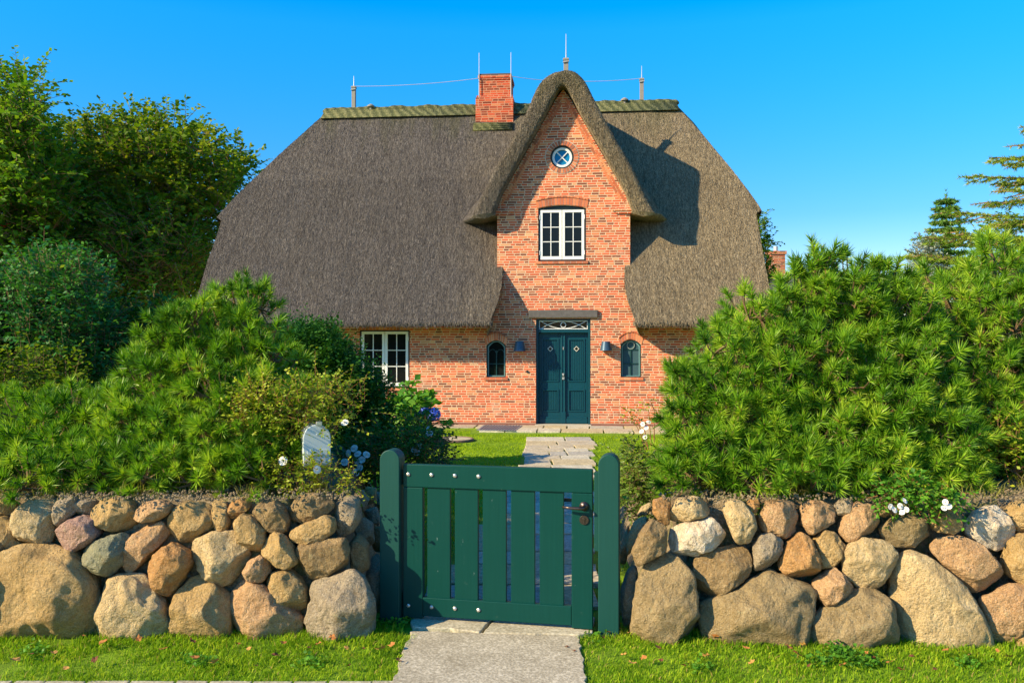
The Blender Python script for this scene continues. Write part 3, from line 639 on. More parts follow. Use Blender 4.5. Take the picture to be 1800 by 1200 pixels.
# ---------------------------------------------------------------- GATE
GA=math.radians(11.0); gl=Vector((-.752,5.37)); gr=Vector((.582,5.105))
gd=(gr-gl); GY=-math.atan2(-gd.y,gd.x); 
def post(c,w,dp,h,label,nm='gate_post'):
    o=empty(nm,(c.x,c.y,0),GY,label,'gate post','green posts either side of the garden gate')
    n=14; pr=[(-w/2,-.3),(w/2,-.3)]+[(w/2*math.cos(math.pi*i/n),h-w/2+w/2*math.sin(math.pi*i/n)) for i in range(n+1)]
    p=MB().prism(pr,-dp/2,dp/2).build('post',M_post,o,.005); return o
pl=post(gl,.128,.115,1.075,'round topped green post left of the gate, half in shade'); pr_=post(gr,.122,.115,1.08,'round topped green post right of the gate, with the latch strip')
MB().box(-.088,-.0615,-.028,.02,.50,.97).build('latch_strip',M_post,pr_,.003)
for z in (.9,.13): MB().tube([(.078,.02,z-.05),(.078,.02,z+.05)],.012,8).build('hinge',M_handle,pl)
GLn=gd.length; dirv=gd.normalized()
gate=empty('garden_gate',(gl.x+dirv.x*.078,gl.y+dirv.y*.078,0),GY,'dark green wooden picket gate with lever handle and round bolts','gate')
GW=GLn-.078-.098; y0,y1=-.025,.020
ZB,ZT=.035,.985
MB().box(0,GW,y0,y1,ZT-.142,ZT).build('top_rail',M_gate,gate,.005)
MB().box(.0,.127,y0+.001,y1,ZB-.005,ZT-.144).build('stile',M_gate,gate,.004)
MB().box(GW-.126,GW,y0+.001,y1,ZB-.005,ZT-.144).build('stile',M_gate,gate,.004)
MB().box(.128,GW-.127,y0,y1,ZB+.01,ZB+.125).build('bottom_rail',M_gate,gate,.004)
s0=.147; pw=(GW-.127-.024-s0)/5
for i in range(5):
    a=s0+i*pw+.006; MB().box(a,a+pw-.030,y0+.013,y1-.004,ZB+.110,ZT-.130).build('picket',M_gate,gate,.003)
for k,x in enumerate((.035,.185,.335,.485)):
    for z in (ZT-.062,ZB+.07):
        MB().tube([(x,y0,z),(x,y0-.006,z),(x,y0-.010,z)],[.012,.0115,.005],12).build('bolt',M_steel,gate)
for za,zb2 in ((ZT-.08,ZT-.045),(ZB+.05,ZB+.09)): MB().box(.0,.60,y1+.001,y1+.008,za,zb2).build('strap_hinge',M_handle,gate)
hx=GW-.050; hz=.765; 
h=MB().tube([(hx,y0,hz),(hx,y0-.007,hz)],.028,24).tube([(hx,y0-.007,hz-.002),(hx,y0-.045,hz-.002)],.011,12)
h.tube([(hx+.006,y0-.048,hz-.004),(hx-.03,y0-.052,hz-.005),(hx-.08,y0-.050,hz-.004),(hx-.125,y0-.044,hz-.002)],[.012,.010,.0085,.0065],12)
h.build('handle',M_handle,gate,0,True)
h=MB().tube([(hx,y0,hz-.082),(hx,y0-.007,hz-.082)],.028,24); h.tube([(hx,y0-.007,hz-.075),(hx,y0-.012,hz-.075)],.008,12).box(hx-.004,hx+.004,y0-.012,y0-.007,hz-.100,hz-.08); h.build('lock_escutcheon',M_handle,gate,.001)
MB().box(GW-.21,GW-.1,y1+.02,y1+.035,hz+.01,hz+.03).build('latch_bar',M_dark,gate)

# ---------------------------------------------------------------- BOULDER WALLS
pal={
 'tan':((.32,.21,.08),(.44,.31,.14),(.56,.43,.23)), 'pale':((.42,.31,.16),(.55,.43,.24),(.66,.56,.37)), 'grey':((.20,.17,.13),(.33,.28,.21),(.46,.40,.29)),
 'purple':((.25,.15,.14),(.38,.25,.22),(.52,.38,.32)), 'blue':((.15,.16,.11),(.25,.26,.18),(.36,.35,.23)), 'pink':((.34,.20,.10),(.48,.31,.17),(.58,.42,.25)),
 'orange':((.30,.15,.05),(.44,.25,.10),(.55,.36,.17)), 'brown':((.18,.12,.06),(.28,.20,.10),(.38,.29,.16)), 'white':((.50,.36,.22),(.66,.58,.47),(.78,.74,.66)), 'green':((.20,.15,.07),(.31,.24,.13),(.42,.34,.20))}
SM={k:mat_stone('stone_'+k,*[(min(.85,c[0]*1.26),min(.8,c[1]*1.16),c[2]*1.0) for c in v],speck=.35 if k in('pink','pale','grey') else .22) for k,v in pal.items()}
ico={}
def icos(n):
    if n not in ico:
        bm=bmesh.new(); bmesh.ops.create_icosphere(bm,subdivisions=n,radius=1); V=np.array([v.co[:] for v in bm.verts]); F=np.array([[v.index for v in f.verts] for f in bm.faces]); bm.free(); ico[n]=(V,F)
    return ico[n]
def boulder(poly,Y,mat,parent,seed,depth=.75,label=None,sub=5,facets=7,rough=1.0):
    """stone whose silhouette follows an outline; own depth, facets and relief"""
    P=np.array([at(x,y,Y)[:] for x,y in poly])[:,[0,2]]; c=(P.min(0)+P.max(0))/2; Q=P-c
    ang=np.linspace(-math.pi,math.pi,181); rr=[]
    for a in ang:
        d=np.array((math.cos(a),math.sin(a))); best=0
        for i in range(len(Q)):
            p=Q[i]; e=Q[(i+1)%len(Q)]-p; den=d[0]*e[1]-d[1]*e[0]
            if abs(den)<1e-9: continue
            t=(p[0]*e[1]-p[1]*e[0])/den; s=(p[0]*d[1]-p[1]*d[0])/den
            if t>0 and -1e-6<=s<=1+1e-6: best=max(best,t)
        rr.append(best)
    rr=np.array(rr[:-1]); k=np.exp(-np.linspace(-1.6,1.6,11)**2); k/=k.sum(); rr=np.convolve(np.r_[rr[-5:],rr,rr[:5]],k,'valid'); rr=np.r_[rr,rr[0]]*1.055
    r=np.random.default_rng(seed); V,F=icos(sub); V=V.copy(); th=np.arctan2(V[:,2],V[:,0]); R=np.interp(th,ang,rr)
    rho=np.sqrt(V[:,0]**2+V[:,2]**2)**.72; sc=rr.mean(); dep=min(sc*depth,.30)
    X=np.cos(th)*R*rho; Z=np.sin(th)*R*rho; Yy=np.sign(V[:,1])*np.abs(V[:,1])**.92*dep
    W_=np.stack([X,Yy,Z],1)/sc
    for q in range(facets):
        n=r.normal(0,1,3); n[1]=-abs(n[1])-.85; n/=np.linalg.norm(n); h=np.quantile(W_@n,.86+.10*r.random()); e=W_@n-h; m=e>0; W_[m]-=np.outer(e[m]*.92,n)
    off=Vector((seed*1.7,seed*.9,seed*.3)); fr=np.array([mnoise.fractal(Vector(w)*1.6+off,1.0,2.1,5) for w in W_.tolist()]); rg=np.array([abs(mnoise.noise(Vector(w)*3.1+off)) for w in W_.tolist()])
    rg2=np.array([abs(mnoise.noise(Vector(w)*7.3+off)) for w in W_.tolist()])
    nr=W_/np.maximum(np.linalg.norm(W_,axis=1,keepdims=True),1e-6); W_=W_+nr*(fr*.065-rg*.07-rg2*.03)[:,None]*rough
    Vw=W_*sc
    cc_=(c[0],Y,c[1]); o=obj_np('boulder',Vw,F,mat,parent,True); o.location=cc_
    if label: tag(o,label)
    return o
L=lambda s:[tuple(map(float,p.split(','))) for p in s.split()]
left=[
('tan','-60,360 60,315 180,305 270,310 340,350 420,440 450,560 452,715 350,740 100,745 -60,740','very large flat tan boulder'),
('pale','75,140 120,105 230,97 245,130 248,250 225,300 130,310 95,290 68,200',None),('tan','-40,95 40,95 70,120 60,160 20,170 -40,165',None),
('tan','-40,190 20,175 60,200 75,270 100,300 40,340 -40,370',None),('grey','250,110 290,78 345,90 345,150 300,200 265,215 245,180',None),
('grey','325,105 380,90 440,105 450,135 410,165 340,160 320,130','flat grey oval boulder'),('tan','425,140 460,100 540,83 600,110 625,180 600,230 520,242 440,210 420,170',None),
('purple','255,240 310,185 370,168 430,190 455,250 420,290 330,335 280,310','purple pink boulder'),('blue','375,330 400,290 550,248 580,270 560,390 500,438 430,425 385,375','blue green boulder'),
('pink','600,160 640,115 720,95 775,115 775,150 720,190 650,200 610,180',None),('pink','560,320 590,250 660,200 740,195 765,250 720,310 650,380 600,432 565,390',None),
('tan','755,190 790,130 850,105 930,110 970,150 970,220 900,260 860,300 790,280',None),('orange','670,400 700,340 770,292 850,330 870,390 820,470 770,528 710,505 680,450','rusty orange boulder'),
('tan','960,110 990,92 1020,110 1040,200 1030,235 985,245 965,200',None),('orange','1022,150 1050,105 1100,88 1135,105 1125,145 1060,182 1030,175',None),
('brown','1145,150 1180,105 1240,98 1290,130 1308,190 1300,240 1220,238 1160,200',None),('tan','1058,200 1090,162 1140,170 1200,230 1205,280 1170,340 1120,330 1075,270',None),
('pale','862,330 880,280 950,245 1050,240 1120,300 1125,380 1060,470 1000,488 920,440 870,380','speckled granite boulder'),('tan','1230,245 1270,250 1330,310 1350,370 1310,408 1230,395 1185,340 1195,290',None),
('pink','1098,420 1120,375 1170,348 1215,370 1220,420 1190,468 1120,465',None),('brown','1297,130 1340,80 1420,65 1500,95 1510,130 1440,190 1370,203 1310,180',None),
('tan','1310,240 1370,205 1470,165 1515,190 1515,240 1450,290 1370,297 1320,280',None),('brown','1335,360 1350,300 1450,275 1560,270 1582,340 1570,400 1480,450 1400,473 1345,430',None),
('tan','1203,460 1240,420 1310,415 1360,460 1388,500 1385,570 1350,608 1300,590 1240,530 1205,490',None),('pale','445,560 465,480 520,445 640,435 700,500 740,560 765,650 770,730 720,760 600,755 470,745 445,640','pale split boulder with grey edge'),
('tan','770,640 790,540 850,460 920,432 980,480 1030,530 1050,640 1050,740 960,775 830,770 780,720','tall rounded boulder'),('pink','1030,590 1045,520 1080,470 1130,462 1200,490 1290,560 1360,630 1360,740 1270,785 1180,775 1080,720 1035,640','wedge shaped pink boulder'),
('grey','1380,640 1400,550 1395,485 1500,450 1590,418 1650,450 1690,560 1690,690 1600,750 1500,775 1440,785 1395,765','large grey corner boulder'),
]
leftret=[  # return towards the garden: outline, extra depth
('grey','1520,110 1570,80 1620,90 1632,180 1600,240 1540,265 1510,210',.25),('brown','1580,290 1620,250 1665,300 1670,400 1620,440 1590,400',.25),('grey','1600,210 1640,180 1685,210 1690,290 1660,320 1610,270',.45),
('grey','1600,60 1640,55 1668,100 1645,150 1600,120',.6),('tan','1650,40 1700,45 1700,115 1660,115',.9),('grey','1650,480 1660,400 1690,330 1730,380 1730,560 1690,600',.4),('brown','1670,220 1720,220 1730,330 1690,330',.7),('grey','1640,150 1700,130 1722,200 1670,215',.75),
('grey','1690,60 1740,70 1740,140 1700,140',1.2),('brown','1700,590 1740,560 1745,700 1700,720 1670,640',.5)]
right=[
('green','80,640 100,500 140,400 220,345 290,390 350,470 360,600 395,700 380,780 330,800 200,785 70,720','tall leaning boulder beside the gate'),('brown','350,385 400,350 530,322 590,330 605,380 580,450 490,530 420,548 360,535 345,450',None),
('white','232,250 310,225 430,195 460,230 500,290 420,340 300,385 260,370 235,310','white quartz boulder with a rusty patch'),('pale','240,180 280,115 350,105 420,130 425,170 390,195 260,222 242,210',None),
('orange','165,170 170,120 220,108 250,120 245,150 240,225 215,235 185,200',None),('brown','75,350 110,270 165,205 220,235 232,300 230,340 150,380 100,410',None),
('pale','475,160 510,120 560,125 605,180 625,240 590,305 540,312 515,270',None),('orange','578,140 600,110 630,110 637,150 620,180 590,172','small round orange stone'),
('pink','630,190 660,140 720,115 790,130 802,200 790,260 740,285 650,255',None),('pink','822,150 860,120 930,130 965,160 965,210 920,240 855,275 825,230',None),
('grey','968,150 1000,112 1040,120 1053,160 1020,190 980,185',None),('pink','985,250 1010,190 1060,125 1120,145 1160,210 1140,260 1060,290 1010,310',None),
('grey','613,330 640,280 690,265 740,300 735,350 690,420 650,440 615,425','small grey green boulder'),('orange','722,420 750,330 820,258 870,300 900,380 890,450 830,478 760,455','pointed orange boulder'),
('tan','880,300 920,255 970,265 1008,320 1005,360 950,410 900,418 890,350',None),('pink','870,485 970,415 1010,450 1057,520 1000,570 920,582 890,540',None),
('pale','1002,400 1010,340 1090,290 1180,295 1240,350 1252,430 1200,465 1150,500 1080,512 1020,460',None),('brown','1125,140 1200,138 1235,180 1190,200 1140,180',None),
('green','1165,250 1220,200 1300,185 1370,210 1415,280 1380,310 1240,335 1190,300',None),('tan','1390,240 1410,180 1470,150 1515,180 1520,240 1480,272 1420,260',None),
('white','1540,230 1590,170 1670,142 1720,180 1750,260 1735,320 1680,343 1600,320 1550,280','whitish oval boulder'),('tan','1725,170 1760,130 1830,125 1850,200 1840,260 1770,265 1735,220',None),
('pink','1390,340 1420,295 1500,280 1600,310 1660,370 1712,440 1690,490 1620,523 1560,520 1480,440',None),('tan','1715,400 1740,310 1790,272 1860,280 1870,520 1800,500 1740,460',None),
('pink','1615,560 1680,530 1740,490 1830,510 1850,640 1760,740 1700,780 1650,740 1630,640',None),('tan','1700,820 1790,700 1860,680 1860,840 1720,840',None),
('green','385,600 400,570 480,545 600,480 700,435 760,470 850,500 875,520 860,640 820,790 700,820 540,815 440,790 390,690','large grey brown boulder'),('green','858,650 920,600 1000,560 1060,520 1160,510 1220,590 1240,700 1200,805 1080,820 940,810 865,800',None),
('pale','1220,520 1240,380 1300,340 1380,370 1480,450 1580,560 1640,690 1690,810 1560,825 1340,820 1260,780 1235,620','huge sloping granite boulder')]
rightret=[('pale','55,290 90,215 140,180 162,160 150,220 90,300 60,400',.22),('grey','30,520 60,430 105,400 95,500 70,660 40,700',.2),('pink','25,330 50,260 90,215 70,300 45,400 25,440',.5),('tan','12,620 30,500 55,560 50,680 25,700',.5),('pale','100,190 120,150 165,130 160,160 140,185',.45)]
extraL=[]; 
def wall(name,lst,ret,ox_,oy_,k,Yb,label,sx,extra_x):
    w=empty(name,(sx,Yb,0),0,label,'stone wall','fieldstone walls flanking the gate')
    w.location=(0,0,0); i=0
    for c,s,lab in lst:
        P=[(ox_+x/k,oy_+y/k) for x,y in L(s)]; cy=sum(p[1] for p in P)/len(P); big=max(p[0] for p in P)-min(p[0] for p in P)>80
        Y=Yb+.16*(1140-cy)/300+.13+random.uniform(-.02,.03); boulder(P,Y,SM[c],w,i*13+int(ox_)+1,.95 if not big else .7,lab,5,7 if not big else 10); i+=1
    for c,s,e in ret:
        P=[(ox_+x/k,oy_+y/k) for x,y in L(s)]; boulder(P,Yb+.15+e,SM[c],w,i*17+int(ox_)+3,1.3,None,4); i+=1
    # stones carrying on beyond the frame
    r=np.random.default_rng(int(ox_)+5)
    for q in range(14):
        sgn=-1 if ox_<500 else 1; bx=(0 if ox_<500 else 1800)+sgn*(60+(q%5)*150+r.uniform(-15,15)); rowy=[1060,960,900][q//5]; rad=[85,55,42][q//5]
        P=[(bx+rad*r.uniform(.85,1.1)*math.cos(a),rowy+rad*.85*r.uniform(.85,1.1)*math.sin(a)) for a in np.linspace(0,2*math.pi,10)[:-1]]
        boulder(P,Yb+.12+.06*(q//5),SM[random.choice(list(pal))],w,q*7+900+int(ox_),.8,None,4)
    return w
wL=wall('fieldstone_wall',left,leftret,0,840,2.571,4.93,'round boulder wall left of the gate, with a purple and a blue green stone',-2,0)
wR=wall('fieldstone_wall',right,rightret,1080,830,2.5,4.86,'round boulder wall right of the gate, with white quartz and white oval stones',2,0)
M_soil=mat_plain('soil',(.17,.12,.07),.95,0,.5,35,.9)
MB().vprism([(-8,5.30),(-1.20,5.30),(-1.12,5.6),(-1.25,7.2),(-8,7.2)],-.1,.74).build('earth_core',M_soil,wL)
MB().vprism([(8,5.28),(1.08,5.28),(1.08,5.6),(1.25,7.2),(8,7.2)],-.1,.74).build('earth_core',M_soil,wR)

# ---------------------------------------------------------------- GROUND, BANKS, PATHS
t=NT('lawn'); o=t.coord(); n=t.noise(o,3,5,.7); t.col(t.ramp(t.M('ADD',t.M('MULTIPLY',n,.6),t.M('MULTIPLY',t.noise(o,90,3),.4)),[(.3,g(.08,.13,.008)),(.5,g(.17,.29,.010)),(.7,g(.28,.40,.02))])); t.bump(t.noise(o,120,3),.8,.02); M_lawn=t.m
def dust_plane(name,x0,x1,y0,y1,z,mat,nx,ny,amp=.01,s=2.,kind='structure',f=None):
    X,Y=np.meshgrid(np.linspace(x0,x1,nx),np.linspace(y0,y1,ny)); Z=np.full_like(X,z)+(smooth_noise2(X,Y,s)*amp if amp else 0)
    if f is not None: Z=f(X,Y,Z)
    V,F=grid_mesh(np.stack([X,Y,Z],-1)); o=obj_np(name,V,F,mat,None,True); tag(o,kind=kind); return o
gp=MB().box(-400,400,-20,600,-.5,-.035); gob=gp.build('ground',M_lawn); tag(gob,'green lawn reaching to the horizon','ground',kind='structure')
lf=dust_plane('lawn',-8,8,4.0,17.6,-.006,M_lawn,120,120,.012,1.4); tag(lf,'sunlit short green lawn around the stone path','lawn')
def bank(x0,x1,inner,name,lab,sgn):
    def f(X,Y,Z):
        e=np.clip((Y-5.16)/.10,0,1)*np.clip((9.0-Y)/1.6,0,1)*np.clip((inner-X)*sgn*-1/.35 if sgn>0 else (inner-X)/.35,0,1)
        top=.79+.06*np.clip((Y-5.3)/1.5,0,1); return -.05+(top+.05+smooth_noise2(X,Y,4)*.03+smooth_noise2(X,Y,17)*.015)*e
    o=dust_plane(name,x0,x1,5.1,9.0,0,M_bank,160,150,0,2,f=f); tag(o,lab,'bank')
t=NT('bank_soil'); o=t.coord(); n=t.noise(o,4,5,.7); fn=t.noise(o,60,4,.75); c=t.ramp(fn,[(.3,g(.14,.09,.045)),(.5,g(.34,.25,.14)),(.7,g(.55,.44,.28))]); c=t.mix(t.M('MULTIPLY',t.M('GREATER_THAN',n,.55),.5),c,g(.12,.16,.03)); t.col(c); t.bump(fn,1,.03); M_bank=t.m
bank(-8,-.95,-1.04,'soil_bank','soil bank behind the left boulder wall',-1); bank(.72,8,.90,'soil_bank','soil bank behind the right boulder wall',1)
# front concrete path, pavement, threshold slabs
def mat_conc(name,a,b,sc=40):
    t=NT(name); o=t.coord(); n=t.noise(o,sc*3,3,.8); m=t.noise(o,4,5,.7); v=t.vor(o,sc*2.2)
    c=t.ramp(t.M('ADD',t.M('MULTIPLY',n,.7),t.M('MULTIPLY',v,.4)),[(.3,g(*[x*.6 for x in a])),(.55,g(*a)),(.8,g(*b))]); c=t.mix(t.M('MULTIPLY',t.M('MAXIMUM',t.M('SUBTRACT',m,.42),0),2.5),c,t.mix(1,c,g(.62,.60,.55),'MULTIPLY'))
    cr=t.vor(t.map(o,(1,1,1)),2.3,'DISTANCE_TO_EDGE'); t.col(c); t.bump(n,.6,.006); t.set(Roughness=.9); return t.m
M_conc=mat_conc('concrete',(.42,.36,.26),(.66,.58,.44),28); M_slab=mat_conc('slab_stone',(.46,.40,.28),(.64,.57,.43),22)
def slabmat(i,c): return mat_conc('flagstone_%s'%i,c,tuple(min(.8,x*1.35) for x in c),14)
FS=[slabmat('grey',(.42,.38,.31)),slabmat('tan',(.50,.40,.24)),slabmat('pale',(.54,.48,.36)),slabmat('warm',(.48,.40,.28))]
def ragged(P,step=.06,amp=.008,seed=0):
    r=random.Random(seed); out=[]
    for (x0,y0),(x1,y1) in zip(P,P[1:]+P[:1]):
        n=max(1,int(math.hypot(x1-x0,y1-y0)/step))
        for i in range(n): out.append((x0+(x1-x0)*i/n+r.uniform(-amp,amp),y0+(y1-y0)*i/n+r.uniform(-amp,amp)))
    return out
A=[gnd(722,1112),gnd(1018,1122),gnd(1030,1200),gnd(1032,1215),gnd(686,1215),gnd(692,1200)]
pa=MB().vprism(ragged([(p.x,p.y) for p in A],.05,.010,4),-.06,.016).build('path',M_conc,None,.004); tag(pa,'rough concrete path slab in front of the gate','path',kind='structure')
tb=MB(); 
for P,s in (([gnd(722,1084),gnd(880,1078),gnd(842,1117),gnd(790,1110),gnd(724,1108)],1),([gnd(884,1079),gnd(1046,1090),gnd(1042,1118),gnd(1016,1121),gnd(848,1118)],2)):
    tb.vprism(ragged([(p.x,p.y) for p in P],.05,.006,s),-.06,.024)
tag(tb.build('threshold',M_slab,None,.006),'two cracked stone slabs under the gate','threshold',kind='structure')
pv=MB(); x=-5.2
i=0
while x<5.2:
    wd=random.uniform(.16,.24); pv.vprism(ragged([(x+.006,3.0),(x+wd-.006,3.0),(x+wd-.006,4.378 if x<-.6 else 4.33),(x+.006,4.378 if x<-.6 else 4.33)],.08,.006,i),-.05,.012); x+=wd; i+=1
tag(pv.build('pavement',M_slab,None,.004),'pale sett pavement edge along the front grass verge','pavement',kind='structure')
# garden path : irregular flags from gate to the door, widths from the photo
flags={k:MB() for k in range(4)}
def pathx(Y):
    ys=[5.3,7.0,9.0,11.9,13.8,15.45]; l=[-.66,-.46,-.20,.10,.22,.26]; r=[.50,.70,.88,1.12,1.30,1.49]; return np.interp(Y,ys,l),np.interp(Y,ys,r)
y=5.55; i=0; rr=random.Random(5)
while y<15.35:
    h_=rr.uniform(.36,.62) ; l,r=pathx(y+h_/2); n=rr.choice((2,2,3)); cuts=[l+rr.uniform(-.05,.05)]+sorted(l+(r-l)*(k+rr.uniform(-.2,.2))/n for k in range(1,n))+[r+rr.uniform(-.05,.06)]
    for a,b in zip(cuts[:-1],cuts[1:]):
        e=.014; flags[rr.randrange(4)].vprism(ragged([(a+e,y+e+rr.uniform(0,.02)),(b-e,y+e),(b-e,y+h_-e),(a+e,y+h_-e-rr.uniform(0,.02))],.12,.010,i),-.06,.022+rr.uniform(0,.006)); i+=1
    y+=h_
TA=np.array((OX,OY)); du=np.array((cT,-sT)); dv_=np.array((sT,cT))
for row,(v0,v1,ua,ub) in enumerate(((-.75,-.17,-1.75,2.6),(-1.38,-.76,-1.6,2.45),(-2.0,-1.39,-1.05,2.35))):
    u=ua
    if row==2: continue
    while u<ub:
        w_=rr.uniform(.45,.95); e=.014; P=[TA+du*(u+e)+dv_*(v0+e),TA+du*(min(u+w_,ub)-e)+dv_*(v0+e),TA+du*(min(u+w_,ub)-e)+dv_*(v1-e),TA+du*(u+e)+dv_*(v1-e)]
        flags[rr.randrange(4)].vprism(ragged([tuple(p) for p in P],.12,.007,i),-.06,.024+rr.uniform(0,.005)); u+=w_; i+=1
for k,f in flags.items(): tag(f.build('path',FS[k],None,.005),['grey','tan','pale','warm brown'][k]+' flagstones of the garden path to the door','path',kind='structure')
MB_=MB().vprism([tuple(TA+du*a+dv_*b) for a,b in ((-4,-.6),(-1.8,-.6),(-1.8,-.0),(-4,-.0))],-.05,.006).build('gravel_strip',mat_conc('gravel',(.40,.33,.24),(.6,.52,.42),20)); tag(MB_,'pebble strip along the house wall','gravel',kind='structure')
# metal grate and manhole cover
q=[gnd(838,756,.03),gnd(905,757,.03),gnd(918,748,.03),gnd(850,747,.03)]
gt=MB().vprism([(p.x,p.y) for p in q],.028,.036); 
for k in range(1,14):
    a=q[0].lerp(q[1],k/14); b=q[3].lerp(q[2],k/14); gt.tube([(a.x,a.y,.042),(b.x,b.y,.042)],.008,4)
tag(gt.build('foot_grate',mat_plain('grate_metal',(.25,.28,.33),.5,.5)),'blue grey metal foot grate on the flagstones left of the door','grate')
c=gnd(795,774,.0); mh=empty('manhole_cover',(c.x,c.y,0),0,'round tan stone cover with brown rim set in the left lawn','manhole cover')
MB().tube([(0,0,-.03),(0,0,.028)],.33,36).build('lid',mat_conc('cover_stone',(.5,.42,.28),(.66,.56,.4)),mh); 
V=[];c2=MB(); n=36
pts=[(.36*math.cos(2*math.pi*i/n),.36*math.sin(2*math.pi*i/n),.015) for i in range(n+1)]; c2.tube(pts,.028,6,False); c2.build('rim',mat_plain('rim_brown',(.16,.10,.07),.9),mh)

# ---------------------------------------------------------------- PLANT GENERATORS
def unit(v): return v/np.maximum(np.linalg.norm(v,axis=-1,keepdims=True),1e-9)
def in_poly(P,poly):
    x,y=P[:,0],P[:,1]; r=np.zeros(len(P),bool); n=len(poly)
    for i in range(n):
        x0,y0=poly[i]; x1,y1=poly[(i+1)%n]; c=((y0>y)!=(y1>y))&(x<(x1-x0)*(y-y0)/((y1-y0)+1e-9)+x0); r^=c
    return r
def jitter_poly(poly,step,rng,inset=0):
    a=np.array(poly); x0,y0=a.min(0); x1,y1=a.max(0); X,Y=np.meshgrid(np.arange(x0,x1,step),np.arange(y0,y1,step)); P=np.stack([X.ravel(),Y.ravel()],1)+rng.uniform(-.5,.5,(X.size,2))*step
    return P[in_poly(P,poly)]
def needles(P,A,L,K,nl,w,rng,spread=(1.4,.42)):
    N=len(P); ref=np.where(np.abs(A[:,2:3])<.9,np.array([[0,0,1.]]),np.array([[1.,0,0]])); U=unit(np.cross(A,ref)); W_=np.cross(A,U)
    t=rng.uniform(0.05,1,(N,K)); ph=rng.uniform(0,2*math.pi,(N,K)); al=spread[0]+(spread[1]-spread[0])*t+rng.normal(0,.12,(N,K))
    rad=U[:,None]*np.cos(ph)[...,None]+W_[:,None]*np.sin(ph)[...,None]; d=A[:,None]*np.cos(al)[...,None]+rad*np.sin(al)[...,None]
    b=P[:,None]+A[:,None]*(L[:,None]*t)[...,None]; ln=(nl[:,None]*rng.uniform(.75,1.15,(N,K)))[...,None]
    s=unit(np.cross(d,rng.normal(0,1,(N,K,3))))*w*.5
    V=np.stack([b-s,b+s,b+d*ln],2).reshape(-1,3); F=np.arange(len(V)).reshape(-1,3); R=np.clip(np.repeat(rng.uniform(0,1,N),K)*.6+rng.uniform(0,.4,N*K),0,1); return V,F,R
def sticks(P,Q,r0,r1):
    """three sided tapered twigs"""
    A=unit(Q-P); ref=np.where(np.abs(A[:,2:3])<.9,np.array([[0,0,1.]]),np.array([[1.,0,0]])); U=unit(np.cross(A,ref)); W_=np.cross(A,U); V=[]
    for k in range(3):
        a=2*math.pi*k/3; V.append(P+(U*math.cos(a)+W_*math.sin(a))*r0)
    for k in range(3):
        a=2*math.pi*k/3; V.append(Q+(U*math.cos(a)+W_*math.sin(a))*r1)
    V=np.stack(V,1).reshape(-1,3); n=len(P); b=np.arange(n)[:,None]*6; F=np.concatenate([b+np.array([[0,1,4,3]]),b+np.array([[1,2,5,4]]),b+np.array([[2,0,3,5]])]); return V,F
M_pine=mat_leaf('pine_needles',(.035,.11,.010),(.15,.32,.014),(.42,.55,.04),.27,.42,.3,2.6,dead=(.30,.20,.05))
M_twig=mat_plain('twig_bark',(.20,.12,.06),.9,0,.4,30,.5); M_bark=mat_plain('bark',(.13,.10,.075),.95,0,.5,14,.9)
M_bud=mat_plain('pine_bud',(.34,.20,.10),.8)
def world(PX,Y): return np.stack([(PX[:,0]-900)*Y/FPX,Y,EYE-(PX[:,1]-600)*Y/FPX],1)
